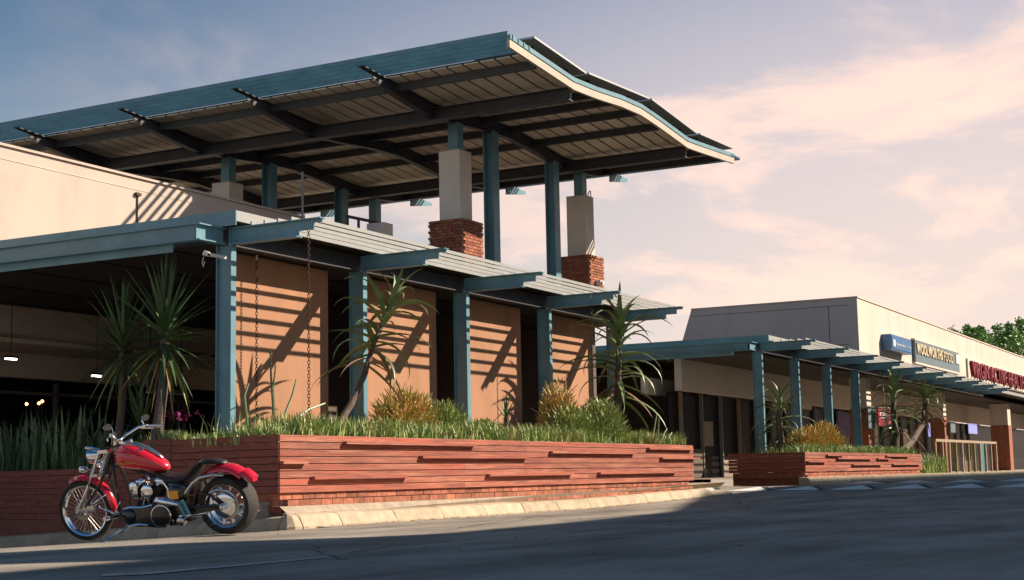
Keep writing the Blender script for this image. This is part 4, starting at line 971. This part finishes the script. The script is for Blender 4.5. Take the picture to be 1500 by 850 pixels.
# trees behind the far shops
def tree(label, px, py, Y, H, rx, rz, n, ls):
    b = P(px, py, Y); base = Vector((b.x, Y, 0.2)); t = thing('tree', label, 'tree', base, group='trees behind the far shops')
    cz = b.z-.2
    obj('trunk', MB().tube([(0, 0, 0), (.1, 0, cz*.5), (0, .1, cz)], [.28, .2, .08], 8), 'trunk_bark', t, local=True)
    clumps = [(Vector((random.gauss(0, .5)*rx, random.gauss(0, .4)*rx, cz+random.uniform(-.9, .65)*rz)), random.uniform(.16, .30)*rx) for _ in range(24)]
    clumps += [(Vector((random.uniform(-.8, .8)*rx, random.uniform(-.5, .2)*rx, cz+rz*random.uniform(.75, 1.25))), rx*.13) for _ in range(7)]
    lb = MB(); m_ = MB()
    for c, rr in clumps:
        lb.tube([(0, 0, cz*.6), c*.6+Vector((0, 0, cz*.25)), c], [.09, .05, .015], 5)
        for _ in range(int(n*.55*rr/rx)):
            v = Vector((random.gauss(0, 1), random.gauss(0, 1), random.gauss(0, .7))).normalized()*rr*random.random()**.4
            p = c+v; d = Vector((random.gauss(0, 1), random.gauss(0, 1), random.gauss(-.3, .6))).normalized(); s = d.orthogonal().normalized(); s = s*math.cos(_)+d.cross(s)*math.sin(_)
            l = ls*random.uniform(.6, 1.3); m_.add([p, p+d*l*.5+s*l*.3, p+d*l, p+d*l*.5-s*l*.3], [(0, 1, 2, 3)])
    obj('limbs', lb, 'trunk_bark', t, local=True); obj('crown', m_, 'tree_leaf', t, local=True, smooth=False)
tree('bright green leafy tree behind the far wall at the right edge', 1478, 508, 26, 8, 3.6, 1.9, 1500, .34)
tree('feathery green treetop cut off by the right edge of the picture', 1510, 500, 30, 8, 3.0, 1.8, 1300, .34)
tree('small green treetop just left of the larger tree behind the far wall', 1424, 497, 24, 8, 1.9, .8, 1100, .28)

# ------------------------------------------------------------------ motorcycle
fpos = Vector((11.80, 11.44, 0)); rpos = Vector((12.09, 9.77, 0.02)); hd = (fpos-rpos).normalized()
WB = (fpos-rpos).length
mc = thing('motorcycle', 'red custom cruiser motorcycle with chrome parts parked on its side stand at the kerb', 'motorcycle', rpos, (R_(-10), R_(2.2), math.atan2(hd.y, hd.x)))
def mo(name, mb, mat, parent=None, smooth=True, angle=40): return obj(name, mb, mat, parent or mc, local=True, smooth=smooth, angle=angle)
Y_ = (0, 1, 0)
# rear wheel
RA = Vector((0, 0, .30)); FA = Vector((WB, 0, .325))
def tyre_prof(R, ri, w_, k=.55):
    h = R-ri; return [(ri, -w_*.40), (ri+h*.35, -w_*.5), (ri+h*.72, -w_*.47), (R-h*.10, -w_*.30), (R, -w_*.1), (R, w_*.1), (R-h*.10, w_*.30), (ri+h*.72, w_*.47), (ri+h*.35, w_*.5), (ri, w_*.40), (ri-.004, 0)]
rw = mo('rear_wheel', MB().lathe([(.035, -.05), (.035, .05), (.06, .06), (.06, -.06)], RA, Y_, 20, True), 'chrome')
mo('tyre', MB().lathe(tyre_prof(.305, .225, .23), RA, Y_, 44, True), 'tyre', rw)
mo('rim', MB().lathe([(.226, -.085), (.238, -.088), (.238, -.078), (.21, -.06), (.205, .06), (.238, .078), (.238, .088), (.226, .085), (.196, .05), (.196, -.05)], RA, Y_, 44, True), 'chrome', rw)
for k in range(10):
    a = k*2*PI/10; d = Vector((math.cos(a), 0, math.sin(a)))
    mo('wheel_spoke', MB().bar(RA+d*.05+Vector((0, .03, 0)), RA+d*.20+Vector((0, .045, 0)), .012, .034, Y_), 'chrome', rw)
mo('brake_disc', MB().lathe([(.10, .062), (.145, .062), (.145, .068), (.10, .068)], RA, Y_, 30, True), 'satin_metal', rw)
mo('pulley', MB().lathe([(.035, .075), (.115, .075), (.125, .08), (.125, .10), (.115, .105), (.035, .105)], RA, Y_, 30, True), 'chrome', rw)
for k in range(22):
    a = k*2*PI/22
    for s in (-1, 1):
        p = RA+Vector((math.cos(a)*.2955, s*.055, math.sin(a)*.2955)); q = RA+Vector((math.cos(a+.14)*.300, s*.012, math.sin(a+.14)*.300))
        if s > -2: mo('tread_groove', MB().bar(p, q, .008, .006), 'black_matt', rw)
# front wheel
fwh = mo('front_wheel', MB().lathe([(.012, -.06), (.03, -.055), (.03, -.03), (.02, -.025), (.02, .025), (.03, .03), (.03, .055), (.012, .06)], FA, Y_, 18), 'chrome')
mo('tyre', MB().lathe(tyre_prof(.325, .268, .085), FA, Y_, 48, True), 'tyre', fwh)
mo('rim', MB().lathe([(.266, -.034), (.276, -.036), (.276, -.03), (.258, -.02), (.256, .02), (.276, .03), (.276, .036), (.266, .034), (.248, .018), (.248, -.018)], FA, Y_, 48, True), 'chrome', fwh)
for k in range(40):
    a = k*2*PI/40; b = a+(.45 if k % 2 else -.45); s = (1 if (k//2) % 2 else -1)
    mo('wire_spoke', MB().tube([FA+Vector((math.cos(b)*.028, s*.045, math.sin(b)*.028)), FA+Vector((math.cos(a)*.258, 0, math.sin(a)*.258))], .0016, 4, False), 'satin_metal', fwh)
mo('brake_disc', MB().lathe([(.05, .066), (.095, .066), (.095, .071), (.05, .071)], FA, Y_, 30, True), 'satin_metal', fwh)
mo('caliper', MB().cbox(FA.x-.15, FA.x-.06, .05, .09, FA.z-.02, FA.z+.07, .01), 'chrome', fwh)
# springer fork
NB = Vector((WB-.36, 0, .86)); 
for s in (-1, 1):
    y = s*.085
    fr_ = mo('fork_leg', MB().tube([(WB-.30, y*.9, .96), (WB-.12, y, .60), (WB+.06, y, .31)], [.017, .014, .012], 10), 'chrome')
    mo('rear_fork_leg', MB().tube([(WB-.42, y*.7, .92), (WB-.27, y*.9, .62), (WB-.05, y, .37)], [.019, .017, .014], 10), 'bike_black')
    mo('rocker_link', MB().bar((WB+.07, y, .295), (WB-.055, y, .36), .014, .035), 'chrome')
    mo('fork_spring', MB().tube([(WB-.27+.0*i+.014*math.cos(i*1.2), y*.5+.014*math.sin(i*1.2), .66+.006*i) for i in range(30)], .004, 5), 'chrome')
mo('lower_fork_clamp', MB().bar((WB-.22, -.11, .70), (WB-.22, .11, .70), .07, .03), 'chrome'); mo('upper_fork_clamp', MB().bar((WB-.36, -.12, .945), (WB-.36, .12, .945), .11, .035), 'chrome')
mo('steering_neck', MB().tube([(WB-.40, 0, .95), (WB-.29, 0, .70)], .035, 12), 'bike_black')
mo('brake_line', MB().tube([(WB-.20, .11, .80), (WB-.14, .12, .62), (WB-.16, .12, .46), (WB-.10, .10, .38)], .006, 6), 'bike_black')
# front fender
def arc_sheet(c, R, a0, a1, hw, n=14, m=7, bulge=.02, th=.004, flare=0):
    m_ = MB(); rings = []
    for i in range(n+1):
        t = i/n; a = a0+(a1-a0)*t; row = []; w_ = hw*(1-(1-flare)*0.0)*min(1.0, .45+3.2*min(t, 1-t)) if flare == 0 else hw
        for j in range(m):
            u = -1+2*j/(m-1); rr = R-bulge*u*u*1.6-(.012 if abs(u) > .95 else 0); row.append(Vector((c.x+math.cos(a)*rr, u*w_, c.z+math.sin(a)*rr)))
        for j in range(m-1, -1, -1):
            u = -1+2*j/(m-1); rr = R-th-bulge*u*u*1.6-(.012 if abs(u) > .95 else 0); row.append(Vector((c.x+math.cos(a)*rr, u*(w_-.003), c.z+math.sin(a)*rr)))
        rings.append(row)
    return m_.loft(rings)
ff = mo('front_fender', arc_sheet(FA, .375, R_(62), R_(188), .06, 16), 'bike_red')
mo('fender_stay', MB().tube([FA+Vector((0, .07, 0)), FA+Vector((-.30, .062, .16))], .006, 6), 'chrome', ff)
# frame
def frame_tube(pts, r=.018): return mo('frame_tube', MB().tube(pts, r, 8), 'bike_black')
for s in (-1, 1):
    frame_tube([(WB-.40, s*.03, .86), (WB-.46, s*.11, .60), (WB-.48, s*.12, .25), (WB-.58, s*.12, .15), (.55, s*.12, .15), (.42, s*.12, .26)])
    frame_tube([(.42, s*.12, .26), (.20, s*.13, .32), (.0, s*.135, .30)]); frame_tube([(.42, s*.12, .26), (.38, s*.11, .50), (.12, s*.13, .42), (.0, s*.135, .31)], .015)
frame_tube([(WB-.42, 0, .82), (.9, 0, .66), (.62, 0, .56), (.40, 0, .52)], .022)
# tank
def ell(c, ry, rz, n=18, flat_=.0, top=1.0):
    return [Vector((c[0]+(c[3] if len(c) > 3 else 0)*math.sin(2*PI*k/n), c[1]+ry*math.copysign(abs(math.cos(2*PI*k/n))**.75, math.cos(2*PI*k/n)), c[2]+rz*(math.sin(2*PI*k/n) if math.sin(2*PI*k/n) > 0 else math.sin(2*PI*k/n)*.9))) for k in range(n)]
tk = mo('fuel_tank', MB().loft([ell((1.34, 0, .80), .03, .05), ell((1.32, 0, .805), .10, .105), ell((1.24, 0, .81), .148, .135), ell((1.12, 0, .795), .165, .14), ell((1.0, 0, .765), .155, .125), ell((.88, 0, .72), .125, .095), ell((.78, 0, .68), .08, .055), ell((.74, 0, .665), .03, .025)]), 'bike_red', angle=70)
mo('dash_console', MB().loft([ell((1.27, 0, .93), .02, .012), ell((1.24, 0, .945), .055, .018), ell((1.12, 0, .937), .055, .02), ell((.98, 0, .888), .045, .018), ell((.84, 0, .80), .03, .014), ell((.80, 0, .77), .01, .006)]), 'satin_metal', tk, angle=70)
mo('speedometer', MB().lathe([(.05, 0), (.056, .012), (.05, .024), (.044, .02), (.001, .021)], (1.19, 0, .952), (.25, 0, 1), 24), 'chrome', tk)
mo('gauge_face', MB().lathe([(.001, .0), (.042, .0), (.042, .003), (.001, .003)], (1.196, 0, .974), (.25, 0, 1), 20), 'leather', tk)
for s in (-1, 1):
    mo('fuel_cap', MB().lathe([(.032, 0), (.034, .012), (.02, .02)], (1.02, s*.075, .868), (.1, s*.35, 1), 14), 'chrome', tk)
    mo('gold_pinstripe', MB().tube([(1.325, s*.10, .86), (1.2, s*.150, .862), (1.05, s*.158, .832), (.9, s*.130, .772), (.80, s*.088, .718)], .0025, 4), 'gold_trim', tk)
me_, tw_, th_ = text_mesh('Harley-Davidson', .05, 'gold_trim', .001, .3, width=.24)
inst('tank_lettering', me_, tk, Matrix.Translation((1.26, .170, .735)) @ Matrix.Rotation(PI, 4, 'Z') @ Matrix.Rotation(PI/2+.12, 4, 'X'))
for o_ in [tk]: o_.location = (-.10, 0, .055)
# seat
def seat_ring(x, z, w_, h): return [Vector((x, w_*math.cos(2*PI*k/14), z+h*(math.sin(2*PI*k/14) if math.sin(2*PI*k/14) > 0 else .8*math.sin(2*PI*k/14)))) for k in range(14)]
mo('seat', MB().loft([seat_ring(.80, .68, .05, .03), seat_ring(.74, .655, .10, .045), seat_ring(.62, .605, .145, .05), seat_ring(.48, .59, .165, .055), seat_ring(.38, .62, .16, .06), seat_ring(.31, .69, .145, .06), seat_ring(.26, .735, .11, .045), seat_ring(.235, .75, .04, .02)]), 'leather', angle=70)
mo('pillion_pad', MB().loft([seat_ring(.27, .735, .05, .02), seat_ring(.22, .75, .085, .03), seat_ring(.10, .752, .09, .03), seat_ring(.0, .735, .07, .025), seat_ring(-.03, .725, .03, .012)]), 'leather', angle=70)
# rear fender
rf = mo('rear_fender', arc_sheet(RA+Vector((.0, 0, .06)),   .368, R_(48), R_(136), .118, 18, 9, .035, .005, 1), 'bike_red', angle=70)
rf2 = mo('fender_tip', arc_sheet(RA+Vector((-.06, 0, .04)), .378, R_(122), R_(141), .10, 6, 9, .03, .008, 1), 'bike_red', rf, angle=70)
for s in (-1, 1):
    mo('fender_strut', MB().tube([(.40, s*.135, .46), (.30, s*.15, .56), (.20, s*.158, .615), (.05, s*.158, .635), (-.06, s*.152, .62)], [.026, .024, .022, .018, .012], 10), 'satin_metal', rf)
mo('tail_light', MB().cbox(-.33, -.27, -.05, .05, .52, .57, .01), 'bike_red', rf)
mo('belt_guard', MB().tube([(.16, .10, .43), (.05, .115, .47), (-.08, .118, .45), (-.14, .118, .40)], [.016, .02, .02, .012], 8), 'satin_metal')
mo('swing_arm', MB().bar((.44, .125, .27), (0, .13, .30), .03, .055), 'bike_black')
mo('axle_nut', MB().lathe([(.03, 0), (.03, .03), (.018, .04), (.018, .05)], RA+Vector((0, .12, 0)), Y_, 12), 'chrome')
mo('rear_shock', MB().tube([(.20, .10, .24), (.52, .10, .22)], .025, 10), 'chrome')
# engine
en = mo('engine', MB().cbox(.62, 1.02, -.10, .10, .18, .40, .04), 'bike_black')
for ang, bx in ((22, .90), (-22, .82)):
    d = Vector((math.sin(R_(ang)), 0, math.cos(R_(ang)))); c0_ = Vector((bx, 0, .38)); cy = MB()
    cy.lathe([(.06, 0), (.06, .20)], c0_, d, 16)
    for k in range(9): cy.lathe([(.08, .02+.02*k), (.086, .022+.02*k), (.086, .028+.02*k), (.08, .03+.02*k)], c0_, d, 18)
    mo('cylinder', cy, 'bike_black', en)
    mo('rocker_cover', MB().lathe([(.085, .205), (.09, .225), (.075, .255), (.03, .27)], c0_, d, 16), 'chrome', en)
    for s in (.05,): mo('head_bolt', MB().lathe([(.02, 0), (.02, .02), (.008, .028)], c0_+d*.20+Vector((0, .075, 0)), (0, 1, .2), 10), 'chrome', en)
mo('horn_cover', MB().lathe([(.001, -.03), (.045, -.02), (.055, .0), (.05, .02), (.02, .03)], (1.00, .13, .56), (.15, 1, .1), 18), 'chrome', en)
mo('coil_cover', MB().loft([ell((1.02, .12, .50), .03, .075, 12), ell((.95, .13, .50), .03, .075, 12)]), 'chrome', en)
mo('gearbox', MB().cbox(.40, .66, -.10, .11, .16, .40, .03), 'bike_black', en)
mo('side_cover', MB().loft([ell((.66, .06, .55), .05, .05, 12), ell((.56, .09, .53), .05, .075, 12), ell((.42, .10, .50), .045, .07, 12), ell((.34, .10, .48), .03, .04, 12)]), 'bike_black', en)
mo('inner_fender', MB().loft([[RA+Vector((math.cos(t_)*.335, y_, math.sin(t_)*.335)) for y_, t_ in ((-.11, R_(a_)), (.11, R_(a_)))]+[RA+Vector((math.cos(t_)*.345, y_, math.sin(t_)*.345)) for y_, t_ in ((.11, R_(a_)), (-.11, R_(a_)))] for a_ in range(5, 60, 9)]), 'bike_black', en)
mo('intake', MB().lathe([(.05, -.04), (.07, -.03), (.07, .03), (.05, .04)], (.86, .10, .50), (0, 1, 0), 16), 'chrome', en)
# intake, air box and oil tank
mo('oil_tank', MB().loft([ell((.62, .09, .46), .05, .09, 12), ell((.55, .10, .46), .06, .11, 12), ell((.45, .10, .46), .06, .10, 12), ell((.41, .09, .46), .04, .07, 12)]), 'bike_black')
mo('oil_tank_badge', MB().cbox(.475, .585, .150, .166, .41, .50, .004), 'gold_trim')
mo('battery_strap', MB().tube([(.66, .13, .60), (.60, .14, .52), (.60, .14, .42)], .012, 8), 'chrome')
mo('push_rod_tube', MB().tube([(.95, .09, .34), (.90, .09, .46), (.86, .08, .34), (.78, .09, .44)], .008, 6), 'chrome')
# primary case
def stadium(xa, xb, z, ra, rb, y0, y1, n=12):
    pts = [(xa+ra*math.cos(PI/2+PI*-k/n), z[0]+ra*math.sin(PI/2+PI*-k/n)) for k in range(n+1)]
    pts = [(xa+ra*math.cos(PI/2-PI*k/n), z[0]+ra*math.sin(PI/2-PI*k/n)) for k in range(n+1)]+[(xb+rb*math.cos(-PI/2-PI*k/n), z[1]+rb*math.sin(-PI/2-PI*k/n)) for k in range(n+1)]
    return MB().prism(pts[::-1], 'y', y0, y1)
pr_ = mo('primary_case', stadium(1.08, .70, (.26, .245), .095, .125, .10, .165), 'bike_black')
mo('primary_trim', MB().tube([(1.14, .17, .34), (1.05, .172, .352), (.90, .172, .345), (.78, .172, .365)], .016, 8), 'chrome', pr_)
mo('primary_trim', MB().tube([(1.10, .17, .16), (.98, .172, .175), (.86, .172, .16)], .012, 8), 'chrome', pr_)
mo('clutch_cover', MB().lathe([(.105, 0), (.11, .012), (.10, .03), (.06, .038), (.001, .04)], (.70, .165, .245), Y_, 26), 'bike_black', pr_)
mo('clutch_ring', MB().torus((.70, .172, .245), Y_, .112, .007, 28, 6), 'chrome', pr_)
mo('alternator_cover', MB().lathe([(.075, 0), (.078, .012), (.06, .028), (.001, .03)], (1.08, .165, .26), Y_, 22), 'bike_black', pr_)
mo('transmission_cover', MB().loft([ell((.76, .12, .40), .05, .03, 10), ell((.70, .14, .40), .055, .055, 10), ell((.56, .14, .37), .055, .05, 10), ell((.50, .12, .35), .04, .03, 10)]), 'chrome', pr_)
mo('filter_can', MB().lathe([(.042, 0), (.045, .02), (.045, .07), (.03, .08), (.001, .08)], (.47, .12, .18), Y_, 16), 'satin_metal', pr_)
# exhaust on the far side
mo('exhaust_pipe', MB().tube([(1.02, -.10, .50), (1.10, -.16, .38), (.95, -.18, .22), (.4, -.19, .20), (-.25, -.19, .22)], [.022, .022, .024, .042, .045], 12), 'chrome')
# plate
pt_ = mo('number_plate', MB().bar((.44, .20, .395), (.375, .20, .245), .006, .085, (1, 0, .43)), 'plate_blue')
for k in range(7):
    f_ = .12+.125*k; p = Vector((.44, .204, .395)).lerp(Vector((.375, .204, .245)), f_); mo('plate_mark', MB().box(p.x-.022, p.x+.022, .2035, .2045, p.z-.006, p.z+.006), 'black_matt', pt_, smooth=False)
mo('plate_bracket', MB().bar((.41, .13, .33), (.41, .196, .33), .02, .05), 'bike_black', pt_)
# forward controls, pegs, stand
mo('control_bracket', MB().tube([(1.16, .12, .30), (1.27, .15, .30), (1.36, .17, .35), (1.42, .17, .38)], .011, 8), 'chrome')
mo('foot_peg', MB().tube([(1.22, .17, .27), (1.22, .27, .28)], .020, 10), 'bike_black'); mo('shift_lever', MB().tube([(1.22, .19, .31), (1.16, .22, .38), (1.11, .23, .43)], .010, 8), 'chrome')
mo('toe_peg', MB().lathe([(.02, 0), (.024, .02), (.022, .07)], (1.30, .19, .26), (.2, 1, .1), 10), 'chrome')
sdp = mo('side_stand', MB().tube([(1.08, .13, .17), (1.20, .22, .10), (1.32, .31, .035)], [.016, .013, .012], 8), 'chrome'); mo('stand_foot', MB().cbox(1.27, 1.37, .285, .345, .028, .042, .005), 'chrome', sdp)
# handlebar, controls, mirrors, lamps
hb = mo('handlebar', MB().tube([(1.02, .44, 1.05), (1.10, .36, 1.075), (1.18, .24, 1.08), (1.26, .12, 1.02), (1.28, .05, .985), (1.28, -.05, .985), (1.26, -.12, 1.02), (1.18, -.24, 1.08), (1.10, -.36, 1.075), (1.02, -.44, 1.05)], .016, 10), 'chrome')
for s in (-1, 1):
    mo('grip', MB().tube([(1.12, s*.335, 1.075), (1.075, s*.385, 1.066), (1.01, s*.45, 1.047)], [.017, .019, .017], 10), 'satin_metal', hb)
    mo('switch_housing', MB().cbox(1.11, 1.16, s*.30-.03, s*.30+.03, 1.055, 1.10, .008), 'chrome', hb)
    mo('lever', MB().tube([(1.17, s*.29, 1.07), (1.17, s*.36, 1.05), (1.12, s*.43, 1.035)], .008, 6), 'chrome', hb)
    mi = mo('mirror', MB().loft([[Vector((1.15+.0*k, s*.36+.075*math.cos(k*PI/7), 1.165+.034*math.sin(k*PI/7))) for k in range(14)], [Vector((1.17, s*.36+.06*math.cos(k*PI/7), 1.165+.026*math.sin(k*PI/7))) for k in range(14)]]), 'chrome', hb)
    mo('mirror_stem', MB().tube([(1.13, s*.29, 1.09), (1.15, s*.28, 1.14), (1.16, s*.31, 1.16)], .007, 6), 'chrome', hb)
    mo('turn_signal', MB().lathe([(.012, -.04), (.034, -.03), (.038, .0), (.03, .035), (.012, .045)], (WB-.13, s*.155, .78), (1, 0, 0), 16), 'chrome')
    mo('signal_stalk', MB().tube([(WB-.17, s*.07, .76), (WB-.13, s*.14, .78)], .008, 6), 'chrome')
for s in (-1, 1): mo('riser', MB().bar((1.29, s*.05, .94), (1.28, s*.05, .99), .03, .03), 'chrome', hb)
mo('clutch_cable', MB().tube([(1.15, .30, 1.07), (1.22, .20, 1.02), (1.30, .10, .94), (1.24, .12, .75), (1.14, .14, .45)], .006, 6), 'bike_black', hb)
hb.location = (-.07, 0, .055)
hl = mo('headlamp', MB().lathe([(.001, -.12), (.035, -.11), (.07, -.07), (.085, -.01), (.09, .02), (.088, .035), (.075, .04)], (WB-.17, 0, .90), (1, 0, -.05), 24), 'chrome')
mo('lamp_lens', MB().lathe([(.001, .042), (.05, .040), (.076, .032)], (WB-.17, 0, .90), (1, 0, -.05), 22), 'lens_clear', hl)
mo('headlamp_visor', MB().tube([(WB-.30, .05, .95), (WB-.18, .05, .99), (WB-.10, .03, .985)], .012, 8), 'chrome', hl)
